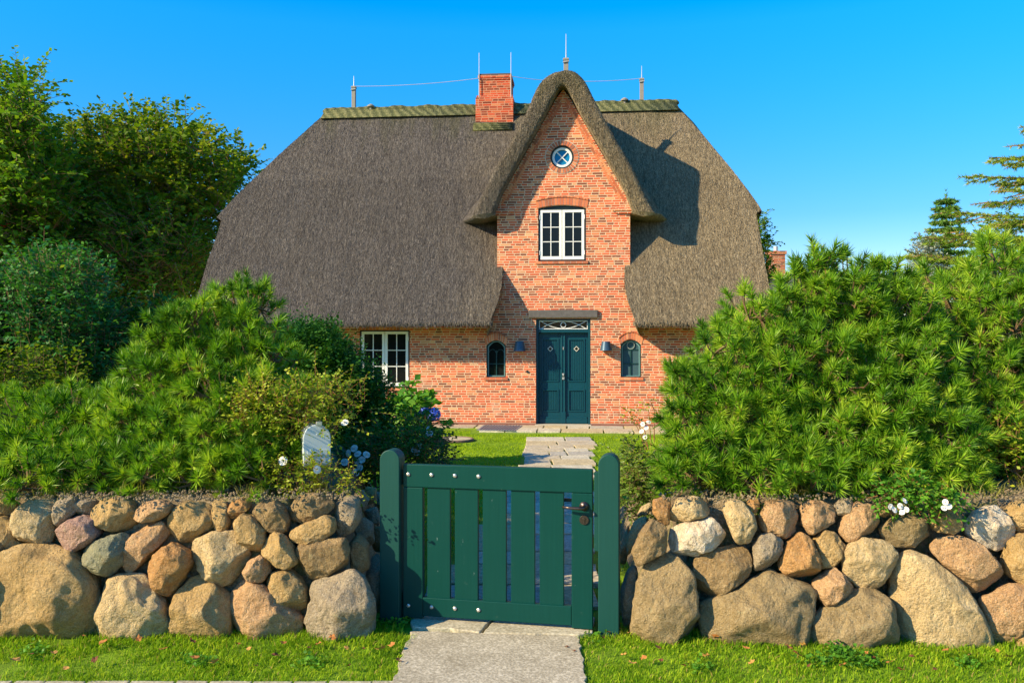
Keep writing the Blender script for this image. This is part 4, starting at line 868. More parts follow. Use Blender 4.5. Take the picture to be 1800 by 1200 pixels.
def pine(poly,Yf,label,seed,step=30,back=2,ground=.80,tuft=.075,K=78,nl=.086,w=.0085,leaders=(),per=8):
    """mounded mountain pine: silhouette volume filled with shoots, shoots grouped on branch mounds"""
    rng=np.random.default_rng(seed); ys=[p[1] for p in poly]; y0,y1=min(ys),max(ys); xs=[p[0] for p in poly]; cxp=(min(xs)+max(xs))/2; hwp=(max(xs)-min(xs))/2
    C=[];R=[];isf=[]
    PX=jitter_poly(poly,step,rng)
    # keep the mounds inside the outline by a margin
    m=np.ones(len(PX),bool)
    for dx,dy in ((22,0),(-24,0),(0,-44)): m&=in_poly(PX+np.array([[dx,dy]]),poly)
    PX=PX[m]; 
    for b in range(back+1):
        P=PX if b==0 else PX[rng.random(len(PX))<.55]
        Y=Yf+(y1-P[:,1])/(y1-y0)*1.25+((P[:,0]-cxp)/hwp)**2*.15+rng.uniform(-.12,.12,len(P))+b*.42
        q=world(P,Y); 
        if b: q[:,2]=ground+(q[:,2]-ground)*(1-.04*b); q[:,0]=q[:,0]
        C.append(q); R.append(rng.uniform(.09,.19,len(P))); isf.append(np.full(len(P),b))
    C=np.concatenate(C); R=np.concatenate(R); 
    C[:,2]=np.maximum(C[:,2],ground+.02+rng.uniform(0,.06,len(C)))
    root=np.array([C[:,0].mean(),C[:,1].mean()+.2,ground])
    n=len(C); TP=np.repeat(C,per,0); rr=np.repeat(R,per); d=unit(rng.normal(0,1,(n*per,3))+np.array([0,-.45,.55]))
    TP=TP+d*rr[:,None]; out=unit(TP-root-np.array([0,0,-.2])); A=unit(d*.8+out*.35+np.array([0,-.12,.22])+rng.normal(0,.13,d.shape))
    Lf=tuft*rng.uniform(.6,1.25,n*per); nls=nl*rng.uniform(.6,1.2,n*per)
    extraP=[];extraA=[]
    for (lx,ly) in leaders:
        base=world(np.array([[lx,ly+50.]]),np.array([Yf+(y1-ly)/(y1-y0)*1.25]))[0]
        for k in range(5): extraP.append(base+np.array([rng.normal(0,.03),rng.normal(0,.03),k*.033])); extraA.append(unit(np.array([rng.normal(0,.25),rng.normal(0,.25),1.])))
    if extraP: TP=np.concatenate([TP,extraP]); A=np.concatenate([A,extraA]); Lf=np.r_[Lf,np.full(len(extraP),.09)]; nls=np.r_[nls,np.full(len(extraP),.065)]
    V,F,Rn=needles(TP,A,Lf,K,nls,w,rng)
    loc=(float(root[0]),float(root[1]),ground-.05); t=empty('mountain_pine',loc,0,label,'pine','mountain pines behind the boulder walls')
    obj_np('foliage',V-loc,F,M_pine,t,False,Rn)
    V,F=sticks(TP-A*.06,TP+A*Lf[:,None],.0055,.004); 
    Vb,Fb=sticks(C+(root-C)*.5,C,.022,.008); V=np.concatenate([V,Vb]); F=np.concatenate([F,Fb+len(V)-len(Vb)])
    V2,F2=sticks(np.repeat(C,per,0),TP[:n*per]-A[:n*per]*.05,.008,.005); F=np.concatenate([F,F2+len(V)]); V=np.concatenate([V,V2])
    obj_np('branches',V-loc,F,M_twig,t)
    k=rng.random(len(TP))<.8; Pb=TP[k]+A[k]*Lf[k][:,None]; V,F=sticks(Pb-A[k]*.005,Pb+A[k]*.020,.006,.002); obj_np('buds',V-loc,F,M_bud,t)
    MB().tube([(0,0,-.1),(.03,.0,.15),(-.04,.03,.4)],[.09,.07,.05],8).build('trunk',M_bark,t)
    return t
pine([(150,790),(175,700),(200,635),(250,590),(290,545),(300,535),(350,520),(395,500),(430,470),(465,500),(500,555),(508,620),(540,680),(570,720),(560,790),(520,870),(440,900),(350,905),(250,900),(180,880)],5.34,'tall spreading mountain pine with one upright leader shoot left of the mailbox',11,leaders=((430,478),))
pine([(-120,905),(-120,740),(-20,700),(60,672),(130,668),(200,690),(240,740),(250,800),(230,890),(150,900),(0,900)],5.30,'low mountain pine at the left edge behind the boulder wall',12)
pine([(1128,790),(1140,740),(1165,690),(1190,640),(1225,605),(1262,560),(1290,505),(1340,488),(1380,476),(1405,432),(1440,412),(1480,438),(1530,430),(1580,458),(1615,500),(1650,560),(1680,660),(1720,760),(1710,885),(1600,895),(1500,900),(1400,895),(1300,900),(1200,890),(1140,860)],5.28,'huge rounded mountain pine right of the gate in front of the house corner',13,leaders=((1440,438),(1528,470)),step=31)
pine([(1610,560),(1640,480),(1665,440),(1700,415),(1730,405),(1780,420),(1860,410),(1930,470),(1940,840),(1800,852),(1720,840),(1690,760),(1660,640)],5.6,'mountain pine at the right edge of the picture',14,leaders=((1728,400),),step=38)

def sprays(P,A,L,K,size,droop,rng,tilt=.55,aspect=.32,up=.8):
    N=len(P); t=np.linspace(.12,1,K)[None,:]+rng.uniform(-.04,.04,(N,K)); z=np.array([0,0,1.])
    b=P[:,None]+A[:,None]*(L[:,None]*t)[...,None]-z*(droop*L[:,None]*t**2)[...,None]
    S=unit(np.cross(A,z)+1e-6)[:,None]*np.where(np.arange(K)%2==0,1,-1)[None,:,None]
    d=unit(A[:,None]*.55+S*.8+rng.normal(0,.3,(N,K,3))-z*.18); nn=unit(z*up+rng.normal(0,tilt,(N,K,3))); w=unit(np.cross(d,nn)); s=(size*rng.uniform(.65,1.25,(N,K)))[...,None]
    V=np.stack([b,b+d*s*.45+w*s*aspect,b+d*s-nn*s*.12,b+d*s*.45-w*s*aspect],2).reshape(-1,3); F=np.arange(len(V)).reshape(-1,4)
    R=np.clip(np.repeat(rng.uniform(0,1,N),K)*.5+rng.uniform(0,.5,N*K),0,1); return V,F,R
def foliage(polys,Yc,dep,step,rad,per,L,K,size,seed,droop=.3,upb=.35,tilt=.55,aspect=.32,zmin=None,layers=3,twigs=True,poly_margin=.6,ycurve=0):
    """leaf sprays on clumps filling silhouette volumes; returns V,F,R and clump centres"""
    rng=np.random.default_rng(seed); C=[]
    for poly in polys:
        xs=[p[0] for p in poly]; cx=(min(xs)+max(xs))/2; hw=(max(xs)-min(xs))/2; ys=[p[1] for p in poly]; cy=(min(ys)+max(ys))/2; hh=(max(ys)-min(ys))/2
        for b in range(layers):
            PX=jitter_poly(poly,step,rng); e=np.clip(1-((PX[:,0]-cx)/hw)**2,0,1)**.5*np.clip(1-.6*((PX[:,1]-cy)/hh)**2,.1,1)**.5
            Y=Yc-dep*e*(1-b*.8)+rng.uniform(-.2,.2,len(PX))*dep; C.append(world(PX,Y))
    C=np.concatenate(C)
    if zmin is not None: C=C[C[:,2]>zmin]
    n=len(C); R0=rad*rng.uniform(.6,1.3,n); d=unit(rng.normal(0,1,(n*per,3))+np.array([-.1,-.35,.3])); P=np.repeat(C,per,0)+d*np.repeat(R0,per)[:,None]*rng.uniform(.35,1,(n*per,1))
    A=unit(d+np.array([0,0,upb])+rng.normal(0,.25,d.shape)); Ls=L*rng.uniform(.6,1.3,n*per)
    V,F,R=sprays(P,A,Ls,K,size,droop,rng,tilt,aspect); tw=sticks(P,P+A*Ls[:,None]*.9-np.array([0,0,1.])*(droop*.8*Ls)[:,None],.004*size/.06,.002*size/.06) if twigs else None
    return V,F,R,tw,C
def plant(name,label,cat,base,fol,mat,trunk_r=.05,group=None,crown='crown',trunk='trunk',limbs=12,seed=0,twmat=None):
    V,F,R,tw,C=fol; loc=tuple(float(x) for x in base); t=empty(name,loc,0,label,cat,group); obj_np(crown,V-loc,F,mat,t,False,R)
    mb=MB(); r=random.Random(seed); zc=C[:,2].mean()-loc[2]
    mb.tube([(0,0,-.2),(.02,0,zc*.4),(-.03,.02,zc)],[trunk_r,trunk_r*.8,trunk_r*.45],8)
    for k in range(limbs):
        c=C[r.randrange(len(C))]-np.array(loc); s=r.uniform(.25,.8)*min(zc,c[2]) if c[2]>0 else .2; q=Vector(c)*.55+Vector((0,0,s*.3)); mb.tube([(0,0,s*.8),tuple(q),tuple(c)],[trunk_r*.45,trunk_r*.25,trunk_r*.1],6)
    o=mb.build(trunk,M_bark,t)
    if tw is not None: obj_np('twigs',tw[0]-loc,tw[1],twmat or M_twig,t)
    return t
# --- left background trees
M_tree1=mat_leaf('tree_leaf_warm',(.035,.09,.006),(.13,.22,.012),(.42,.42,.035),.42,.55,.1,.35,dead=(.45,.33,.05))
M_tree2=mat_leaf('tree_leaf_green',(.03,.09,.008),(.10,.22,.014),(.30,.40,.03),.42,.55,.1,.35)
M_holly=mat_leaf('glossy_dark_leaf',(.015,.09,.018),(.04,.18,.03),(.14,.33,.05),.3,.5,.2,1.5,dead=(.3,.38,.05))
M_yew=mat_leaf('dark_hedge_leaf',(.010,.06,.008),(.03,.12,.014),(.09,.22,.025),.28,.5,.12,2.0,dead=(.2,.28,.03))
f=foliage([[(60,560),(55,330),(90,270),(150,240),(220,225),(290,228),(350,245),(390,275),(425,300),(432,340),(400,380),(380,450),(355,520),(300,570)]],28.0,3.2,24,.55,9,1.0,14,.17,21,droop=.25,upb=.45)
plant('broadleaf_tree','bushy broadleaf tree with yellow green top touching the left roof edge','tree',(-10.2,28.2,0),f,M_tree1,.22,'broadleaf trees left of the house',seed=1)
f=foliage([[(-160,600),(-160,170),(-60,150),(0,215),(40,215),(65,265),(95,270),(110,320),(120,420),(100,600)],[(20,240),(25,160),(50,150),(70,200),(60,250)]],23.0,2.8,24,.45,9,.9,14,.15,22,droop=.2,upb=.55)
rowan=plant('rowan_tree','tall rowan tree with red berries at the far left edge','tree',(-14.2,23.2,0),f,M_tree2,.2,'broadleaf trees left of the house',seed=2)
# long shoots sticking out of the tree tops
def shoots(parent,specs,Y,mat,size,seed,name='twig_tips'):
    rng=np.random.default_rng(seed); Vs=[];Fs=[];Rs=[];n=0; P=[];A=[];L_=[]
    for (x0,y0,x1,y1) in specs:
        a=np.array(at(x0,y0,Y)[:]); b=np.array(at(x1,y1,Y)[:]); P.append(a); A.append(unit(b-a)); L_.append(np.linalg.norm(b-a))
    P=np.array(P);A=np.array(A);L_=np.array(L_); V,F,R=sprays(P,A,L_,26,size,-.05,rng,.8); V2,F2=sticks(P,P+A*L_[:,None],.012,.004); loc=np.array(parent.location[:])
    obj_np(name,V-loc,F,mat,parent,False,R); obj_np('shoots',V2-loc,F2,M_twig,parent)
shoots(rowan,[(20,200,66,135),(10,190,30,140),(30,210,60,160),(5,230,8,150),(50,250,75,205),(60,260,110,210),(80,300,108,215)],22.5,M_tree2,.14,31)
bt=[o for o in D.objects if o.name=='broadleaf_tree'][0]
shoots(bt,[(150,280,165,215),(190,270,205,220),(225,260,215,212),(250,250,265,205),(300,260,290,212),(320,250,350,208),(345,260,375,228),(370,290,395,245),(390,300,375,240),(410,320,452,285),(270,250,275,200),(120,300,160,240)],27.5,M_tree1,.145,32)
bb=MB(); rr=random.Random(9)
for k in range(60):
    p=at(rr.uniform(0,14) if k%2 else rr.uniform(-60,20),rr.choice((345,358,395,400))+rr.gauss(0,3),20.2); V_,F_=icos(1); bb.add([(p.x+v[0]*.018+rr.gauss(0,.03),p.y+v[1]*.018,p.z+v[2]*.018) for v in V_],[tuple(f) for f in F_]) if False else bb.tube([(p.x,p.y,p.z-.016),(p.x,p.y,p.z),(p.x,p.y,p.z+.016)],[.012,.026,.012],6)
bo=bb.build('berries',mat_plain('red_berry',(.5,.03,.015),.4),rowan,0,True,None); bo.location=tuple(-x for x in rowan.location)
f=foliage([[(150,620),(150,400),(250,380),(360,420),(350,520),(340,620),(250,660)]],23.5,1.6,30,.5,8,.85,12,.12,23)
plant('hedge_shrub','dark green shrub mass in shade below the trees left of the roof','shrub',(-10,23.6,0),f,M_tree2,.1,seed=3)
f=foliage([[(-200,800),(-220,480),(0,470),(0,800)],[(-20,760),(-10,500),(50,480),(110,470),(165,480),(195,540),(205,610),(190,690),(120,740)]],8.6,.8,22,.16,9,.26,9,.052,24,droop=.1,upb=.7)
plant('holly_bush','dense rounded holly bush with small glossy dark leaves behind the low left pine','shrub',(-4.6,8.7,.0),f,M_holly,.06,seed=4,limbs=6)
f=foliage([[(-100,720),(-100,640),(60,640),(140,650),(160,720),(0,760)]],7.6,.5,26,.14,8,.26,9,.045,25)
plant('yellowing_shrub','yellow green shrub at the left edge between holly and low pine','shrub',(-4.3,7.7,.3),f,M_tree1,.03,seed=5,limbs=4)
f=foliage([[(480,760),(480,620),(510,585),(560,582),(595,610),(625,645),(668,690),(680,740),(680,800),(600,840)]],8.6,.65,15,.10,10,.17,11,.036,26,droop=-.1,upb=.9,layers=4)
plant('yew_shrub','dark fine leaved yew shrub in front of the left house window','shrub',(-1.9,8.8,0),f,M_yew,.05,seed=6,limbs=6,twmat=M_yew)
f=foliage([[(180,660),(190,600),(230,560),(290,545),(330,560),(330,640),(260,690)]],9.2,.5,26,.18,8,.26,10,.06,27,upb=.6)
plant('garden_shrub','dark garden shrub between the holly bush and the tall pine','shrub',(-4.0,9.3,0),f,M_yew,.05,seed=7,limbs=5)
# rose bushes
M_rose=mat_leaf('rose_leaf',(.10,.16,.010),(.28,.36,.018),(.52,.50,.04),.35,.45,.25,2.5,dead=(.45,.16,.03))
M_rosetwig=mat_plain('rose_cane',(.28,.11,.045),.7); 
t=NT('rose_petal'); r=t.attr('rnd'); t.col(t.ramp(r,[(0,g(.62,.55,.48)),(.6,g(.85,.82,.76)),(1,g(.9,.88,.85))])); t.set(Roughness=.6); M_petal=t.m
def rose(pos,r,parent,seed,mat=None,name='rose_flower'):
    rng=np.random.default_rng(seed); V=[];F=[];R=[]
    ax=unit(np.array([rng.normal(-.2,.4),-.8,rng.uniform(.0,.8)])); ref=np.array([0,0,1.]); U=unit(np.cross(ax,ref)); W_=np.cross(ax,U)
    for ring,(n,rad,op) in enumerate(((5,1.0,.95),(5,.82,.65),(4,.55,.35),(3,.3,.12))):
        for k in range(n):
            a=2*math.pi*(k+ring*.4)/n+rng.normal(0,.12); rd=U*math.cos(a)+W_*math.sin(a); tg=np.cross(ax,rd); b=len(V); h=r*(.25+.5*(1-op))
            base=pos+ax*(-.15*r); m=pos+rd*r*rad*op*.75+ax*h*.7; tip=pos+rd*r*rad*op+ax*h*(1.0-.4*op); wd=r*.62*rad
            V+=[base,m-tg*wd,tip-tg*wd*.45,tip+tg*wd*.45,m+tg*wd,m-rd*r*.08]; F+=[[b,b+1,b+5],[b,b+5,b+4],[b+1,b+2,b+5],[b+2,b+3,b+5],[b+3,b+4,b+5]]; R+=[rng.uniform(.2,1)]*5
    return obj_np(name,np.array(V)-np.array(parent.location[:]),F,mat or M_petal,parent,False,R)
f=foliage([[(395,770),(410,720),(450,690),(520,690),(580,670),(600,690),(635,705),(640,735),(600,745),(540,752),(470,780)]],5.66,.12,22,.08,6,.17,10,.026,28,droop=.05,upb=.3,layers=2)
rb=plant('rose_bush','yellow leaved rose bush with red canes and a single white rose above the mailbox','rose bush',(-1.35,5.7,.8),f,M_rose,.012,'rose bushes',crown='leaves',trunk='stems',limbs=14,seed=8,twmat=M_rosetwig)
rose(np.array(at(606,743,5.5)[:]),.026,rb,1)
f=foliage([[(460,870),(480,830),(540,815),(600,825),(640,850),(620,868),(540,878)]],5.45,.06,20,.05,6,.11,9,.024,29,droop=.1,upb=.3,layers=2,zmin=.80)
rb=plant('rose_bush','low rose bush with two white roses growing under the mailbox on the wall top','rose bush',(-1.2,5.47,.8),f,M_rose,.010,'rose bushes',crown='leaves',trunk='stems',limbs=8,seed=9,twmat=M_rosetwig)
rose(np.array(at(498,810,5.38)[:]),.030,rb,2); rose(np.array(at(557,825,5.36)[:]),.027,rb,3)
f=foliage([[(590,860),(600,790),(640,770),(690,760),(740,740),(775,770),(785,805),(740,815),(680,820),(650,850)]],7.2,.5,18,.10,7,.16,9,.034,30,upb=.5)
rb=plant('rose_bush','dark leaved rose bush with white rose clusters beside the left gate post','rose bush',(-1.15,7.2,.0),f,M_yew,.015,'rose bushes',crown='leaves',trunk='stems',limbs=10,seed=10,twmat=M_rosetwig)
for i,(x,y) in enumerate(((613,796),(623,788),(629,798),(644,799),(606,812),(628,812),(633,822),(625,830),(729,790),(737,785),(733,795),(755,762),(754,755),(636,808))): rose(np.array(at(x,y,6.55 if x<660 else 6.9)[:]),.030,rb,10+i)
# hydrangea
M_hyd=mat_leaf('hydrangea_leaf',(.04,.13,.012),(.10,.27,.02),(.22,.40,.04),.35,.5,.2,2.5); 
f=foliage([[(682,780),(686,710),(710,692),(745,705),(760,740),(745,790)]],12.0,.45,20,.13,6,.20,6,.13,33,upb=.5,aspect=.36)
hy=plant('hydrangea','hydrangea with large green leaves and two blue flower heads by the house wall','hydrangea',(-1.42,12.0,0),f,M_hyd,.012,crown='leaves',trunk='stems',limbs=8,seed=11)
M_blue=mat_leaf('hydrangea_petal',(.03,.06,.50),(.08,.14,.75),(.22,.32,.9),.15,.6,.2,8)
for (x,y,rad,s) in ((761,728,.105,1),(745,723,.080,2)):
    rng=np.random.default_rng(s); c=np.array(at(x,y,11.5)[:]); n=230; d=unit(rng.normal(0,1,(n,3))); P=c+d*rad*np.array([1,1,.85])*rng.uniform(.85,1.05,(n,1)); U=unit(np.cross(d,rng.normal(0,1,(n,3)))); W_=np.cross(d,U); q=.019
    V=np.stack([P+U*q,P+W_*q+d*.004,P-U*q,P-W_*q+d*.004],1).reshape(-1,3); obj_np('flower_head',V-np.array(hy.location[:]),np.arange(4*n).reshape(-1,4),M_blue,hy,False,rng.uniform(0,1,n))
    MB().tube([tuple(c-np.array(hy.location[:])),tuple(c-np.array(hy.location[:])+np.array([-.1,.1,-.4]))],.008,6).build('stem',M_hyd,hy)
f=foliage([[(755,820),(760,775),(780,765),(792,790),(790,822)],[(735,800),(745,780),(770,790),(760,815)]],8.0,.2,16,.08,6,.12,8,.028,34)
plant('heather_shrub','small purplish twiggy shrub at the lawn edge left of the path','shrub',(-.66,8.0,0),f,mat_leaf('purple_leaf',(.04,.035,.03),(.09,.07,.06),(.16,.14,.09),.2,.6,.2,3),.01,seed=12,limbs=8,crown='leaves',trunk='stems')
# right of the gate
f=foliage([[(1092,905),(1095,850),(1100,800),(1125,790),(1150,830),(1165,870),(1140,900)]],6.3,.2,18,.08,7,.15,9,.030,35)
plant('rose_bush','leafy green rose bush between the right gate post and the huge pine','rose bush',(1.0,6.4,.0),f,mat_leaf('fresh_leaf',(.05,.10,.012),(.12,.20,.02),(.26,.34,.05),.3,.4,.35,2.5),.012,'rose bushes',crown='leaves',trunk='stems',limbs=9,seed=13)
rb=empty('rose_bush',(2.3,12.5,0),0,'sparse rose bush with brown twigs against the brick wall right of the door','rose bush','rose bushes')
mb=MB(); rng=np.random.default_rng(41); P=[];A=[];Ls=[]
for (a,b,c_) in (((1140,790),(1130,740),(1088,712)),((1140,790),(1120,740),(1095,730)),((1145,790),(1140,720),(1112,716)),((1150,790),(1150,720),(1138,695)),((1135,790),(1125,760),(1105,722))):
    q=[at(*x,11.5)-rb.location for x in (a,b,c_)]; mb.tube([tuple(v) for v in q],[.008,.006,.003],5)
    for k in range(5): s=q[1].lerp(q[2],k/5); P.append(np.array((s+rb.location)[:])); A.append(unit(rng.normal(0,1,3)+np.array([-.3,0,.6]))); Ls.append(.14)
mb.build('stems',M_rosetwig,rb); V,F,R=sprays(np.array(P),np.array(A),np.array(Ls),6,.042,.1,rng); obj_np('leaves',V-np.array(rb.location[:]),F,M_rose,rb,False,R)
for i,(x,y) in enumerate(((1130,745),(1136,752),(1128,758),(1140,742),(1134,768))): rose(np.array(at(x,y,11.2)[:]),.032,rb,60+i)
f=foliage([[(1545,880),(1560,850),(1600,842),(1640,858),(1680,862),(1690,880),(1650,895),(1600,890)]],5.08,.05,18,.04,6,.10,7,.034,36,droop=.4,upb=.1,layers=2)
rb=plant('rose_bush','trailing rose with two clusters of white flowers hanging over the right boulder wall','rose bush',(2.4,5.2,.8),f,M_hyd,.008,'rose bushes',crown='leaves',trunk='stems',limbs=8,seed=14,twmat=M_rosetwig)
for i,(x,y) in enumerate(((1565,890),(1582,889),(1590,880),(1593,895),(1586,900),(1572,896),(1662,882),(1659,893),(1668,890))): rose(np.array(at(x,y,4.93)[:]),.018,rb,80+i)
f=foliage([[(1690,820),(1700,740),(1760,740),(1830,760),(1830,830)]],5.8,.15,24,.07,6,.15,8,.030,37)
plant('rose_bush','yellow green rose bush at the right edge below the pine','rose bush',(3.2,5.85,.8),f,M_rose,.01,'rose bushes',crown='leaves',trunk='stems',limbs=8,seed=15,twmat=M_rosetwig)
# trees right of and behind the house
f=foliage([[(1310,520),(1315,395),(1335,380),(1347,410),(1350,450),(1352,500)]],23.5,.4,13,.16,8,.28,10,.075,38,upb=.7,twigs=True)
plant('slender_tree','slender green tree behind the right roof edge','tree',(6.9,23.5,0),f,M_tree2,.07,seed=16)
f=foliage([[(1440,640),(1460,510),(1500,495),(1540,500),(1600,505),(1600,640)]],21,1.,24,.3,8,.5,10,.08,39)
plant('broadleaf_tree','low broadleaf tree mostly hidden behind the huge right pine','tree',(8.8,21,0),f,M_tree2,.1,seed=17)
f=foliage([[(1600,520),(1608,455),(1628,430),(1645,440),(1655,480),(1650,520)]],15,.4,14,.18,8,.3,10,.05,40,upb=.8)
plant('willow_shrub','small silvery grey leaved tree left of the pointed spruce','tree',(7.3,15,0),f,mat_leaf('silver_leaf',(.14,.18,.14),(.26,.31,.25),(.45,.50,.42),.25,.5,.3,2),.05,seed=18,limbs=6)
M_spr=mat_leaf('spruce_needles',(.04,.14,.02),(.12,.27,.04),(.26,.40,.07),.35,.5,.3,1.5)
M_spr2=mat_leaf('gold_spruce_needles',(.09,.18,.012),(.24,.34,.02),(.46,.45,.05),.35,.5,.3,.8)
def spruce(base,H,R,label,seed,mat,sparse=1.0,z0=.0,droop=.25,nl=.03,w=.007,sub=.16,zstep=.12):
    rng=np.random.default_rng(seed); loc=np.array(base,float); t=empty('spruce_tree',tuple(base),0,label,'tree','spruce trees at the right edge')
    P=[];A=[];L_=[];S0=[];S1=[]; z=z0
    while z<H-.05:
        fr=1-(z-z0)/(H-z0); n=int(6*sparse+2*fr); ph=rng.uniform(0,6.28)
        for k in range(n):
            a=ph+2*math.pi*k/n+rng.normal(0,.2); bl=R*fr**.85*rng.uniform(.75,1.12)+.06; d=np.array([math.cos(a),math.sin(a),0]); m=max(3,int(bl/sub*1.6)); prev=np.array([0,0,z])
            for j in range(1,m+1):
                s=j/m; q=np.array([0,0,z])+d*bl*s+np.array([0,0,1])*bl*(.32*s-droop*2.0*s*s+droop*1.1*s**3); S0.append(prev); S1.append(q); P.append(prev); A.append(unit(q-prev)); L_.append(np.linalg.norm(q-prev))
                if j>1:
                    for sd in (-1,1):
                        tg=np.array([-d[1],d[0],0])*sd; sl=sub*(1.3-s*.6)*rng.uniform(.8,1.6)*(1+bl*.4); aa=unit(tg*.8+d*.75+np.array([0,0,rng.normal(-.15,.15)])); P.append(q); A.append(aa); L_.append(sl); S0.append(q); S1.append(q+aa*sl)
                        if sl>.22: 
                            mm=q+aa*sl*.5
                            for s2 in (-1,1): a3=unit(aa*.7+np.cross(aa,[0,0,1.])*s2*.7); P.append(mm); A.append(a3); L_.append(sl*.45)
                prev=q
        z+=zstep*(1+fr*.6)
    P.append(np.array([0,0,H-.1])); A.append(np.array([0,0,1.])); L_.append(.2)
    P=np.array(P);A=np.array(A);L_=np.array(L_); K=int(22); V,F,Rn=needles(P,A,L_,K,np.full(len(P),nl*1.3),w,rng,(1.1,.7)); obj_np('crown',V,F,mat,t,False,Rn)
    V,F=sticks(np.array(S0),np.array(S1),.010,.006); obj_np('branches',V,F,M_twig,t); MB().tube([(0,0,-.2),(0,0,H*.6),(0,0,H)],[.012*H+.03,.008*H+.02,.01],8).build('trunk',M_bark,t); return t
b=at(1663,600,15); spruce((b.x,15,0),4.30,.72,'small pointed spruce above the right pine',51,M_spr,1.5,.6,.12,.05,.020,.11)
b=at(1855,600,10.5); spruce((b.x,10.5,0),4.62,1.85,'large golden green spruce with drooping branches reaching in from the right edge',52,M_spr2,(.8),2.0,.20,.045,.012,.17,.20)
f=foliage([[(1700,620),(1700,440),(1760,400),(1900,380),(2100,400),(2100,620)]],17,.8,30,.3,8,.45,10,.075,42)
plant('broadleaf_tree','broadleaf tree behind the spruces at the right edge','tree',(11,17,0),f,M_tree2,.1,seed=19)
# distant house
dh=empty('distant_house',tuple(at(1375,600,42))[:2]+(0,),0,'distant brick house whose chimney shows over the right pine','house')
M_tile=mat_plain('far_roof_tile',(.09,.08,.075),.8)
MB().box(-5,5,0,7,-.1,2.8).build('wall',M_chim,dh); rf=MB().prism([(0,0),(0,0.01)],0,0) if False else None
MB().add([(-5.4,-.4,2.7),(5.4,-.4,2.7),(5.4,7.4,2.7),(-5.4,7.4,2.7),(-4.2,3.5,5.6),(.6,3.5,5.6),(4.2,3.5,5.35)],[(0,1,6,4),(2,3,4,6),(1,2,6),(3,0,4),(0,3,2,1)]).build('roof',M_tile,dh)
MB().box(.35,1.11,3.0,3.8,4.6,6.35).box(.29,1.17,2.94,3.86,6.35,6.52).build('chimney',mat_brick('far_brick',.8,.075,.4),dh)
MB().tube([(.73,3.4,6.52),(.73,3.4,6.8)],.12,10).build('chimney_pot',M_metal,dh)

# ---------------------------------------------------------------- MAILBOX
mbx=empty('mailbox',tuple(at(557,818,5.50)),math.radians(19),'silver arched metal mailbox among the pine branches on the left bank','mailbox')
w_=.0865; hh=.265; n=16
def mprof(w,h0,top): return [(-w,h0),(w,h0)]+[(w*math.cos(math.pi*i/n),top-w+w*math.sin(math.pi*i/n)) for i in range(n+1)]
MB().prism(mprof(w_-.003,.0,hh-.004),.006,.46).build('body',M_alu,mbx,.003)
d=MB().prism(mprof(w_,-.002,hh),-.012,.004); d.build('door',M_alu,mbx,.004)
e=MB(); e.box(-.062,.062,-.018,-.0121,.07,.10); e.box(-.062,.062,-.016,-.0121,.102,.104); e.box(-.055,.055,-.0155,-.0121,.015,.045); e.tube([(-.0,-.012,.20),(0,-.018,.20)],.006,10); e.build('door_relief',M_alu,mbx,.002)
MB().box(-.006,.030,-.03,.01,hh-.005,hh+.020).build('latch',M_steel,mbx,.003)
MB().box(-.04,.04,.1,.18,-.5,-.001).build('post',M_zinc,mbx)

# ---------------------------------------------------------------- GRASS
def blades(P,h,w,rng,lean=.5,seg=2):
    n=len(P); a=rng.uniform(0,2*math.pi,n); d=np.stack([np.cos(a),np.sin(a),np.zeros(n)],1); s=np.stack([-np.sin(a+.6),np.cos(a+.6),np.zeros(n)],1)*(w*rng.uniform(.6,1.3,n))[:,None]*.5; H=(h*rng.uniform(.45,1.3,n))[:,None]; ln=rng.uniform(.1,1,(n,1))*lean
    up=np.array([0,0,1.]); m=P+up*H*.55+d*H*ln*.3; tp=P+up*H*(1-ln*.3)+d*H*ln
    V=np.stack([P-s,P+s,m+s*.8,m-s*.8,tp],1).reshape(-1,3); b=np.arange(n)[:,None]*5; F=np.concatenate([b+np.array([[0,1,2]]),b+np.array([[0,2,3]]),b+np.array([[3,2,4]])]); R=np.tile(rng.uniform(0,1,n),3); return V,F,R
M_grass=mat_leaf('grass_blade',(.08,.17,.006),(.20,.36,.010),(.44,.52,.03),.35,.6,.12,5,dead=(.42,.30,.10))
M_grass2=mat_leaf('lawn_blade',(.12,.22,.006),(.27,.40,.010),(.40,.50,.015),.35,.65,.1,1.2)
rng=np.random.default_rng(77)
def verge_pts(n,x0,x1,ya,yb,dens=None):
    P=np.stack([rng.uniform(x0,x1,n),rng.uniform(ya,yb,n),np.full(n,-.01)],1); cl=np.array([mnoise.noise(Vector((p[0]*3.5,p[1]*3.5,1.3))) for p in P]); return P[rng.random(n)<.62+cl*.9],cl
yl=-.63
P,_=verge_pts(165000,-5.0,4.6,4.335,5.30); P=P[(P[:,0]>-.6)|(P[:,1]>4.37)]
xl=np.interp(P[:,1],[4.38,5.1],[-.60,-.600]); xr=np.interp(P[:,1],[4.38,5.03],[.385,.40]); inpath=(P[:,0]>xl+rng.normal(0,.012,len(P)))&(P[:,0]<xr+rng.normal(0,.012,len(P)))&(P[:,1]<5.04); inth=(P[:,1]>=5.04)&(P[:,0]>-.66)&(P[:,0]<.55)
P=P[~inpath&~inth]
hgt=.026+.016*rng.random(len(P)); nearw=np.clip((P[:,1]-4.85)/.2,0,1); V,F,R=blades(P,hgt+nearw*.02,.0050,rng,.9)
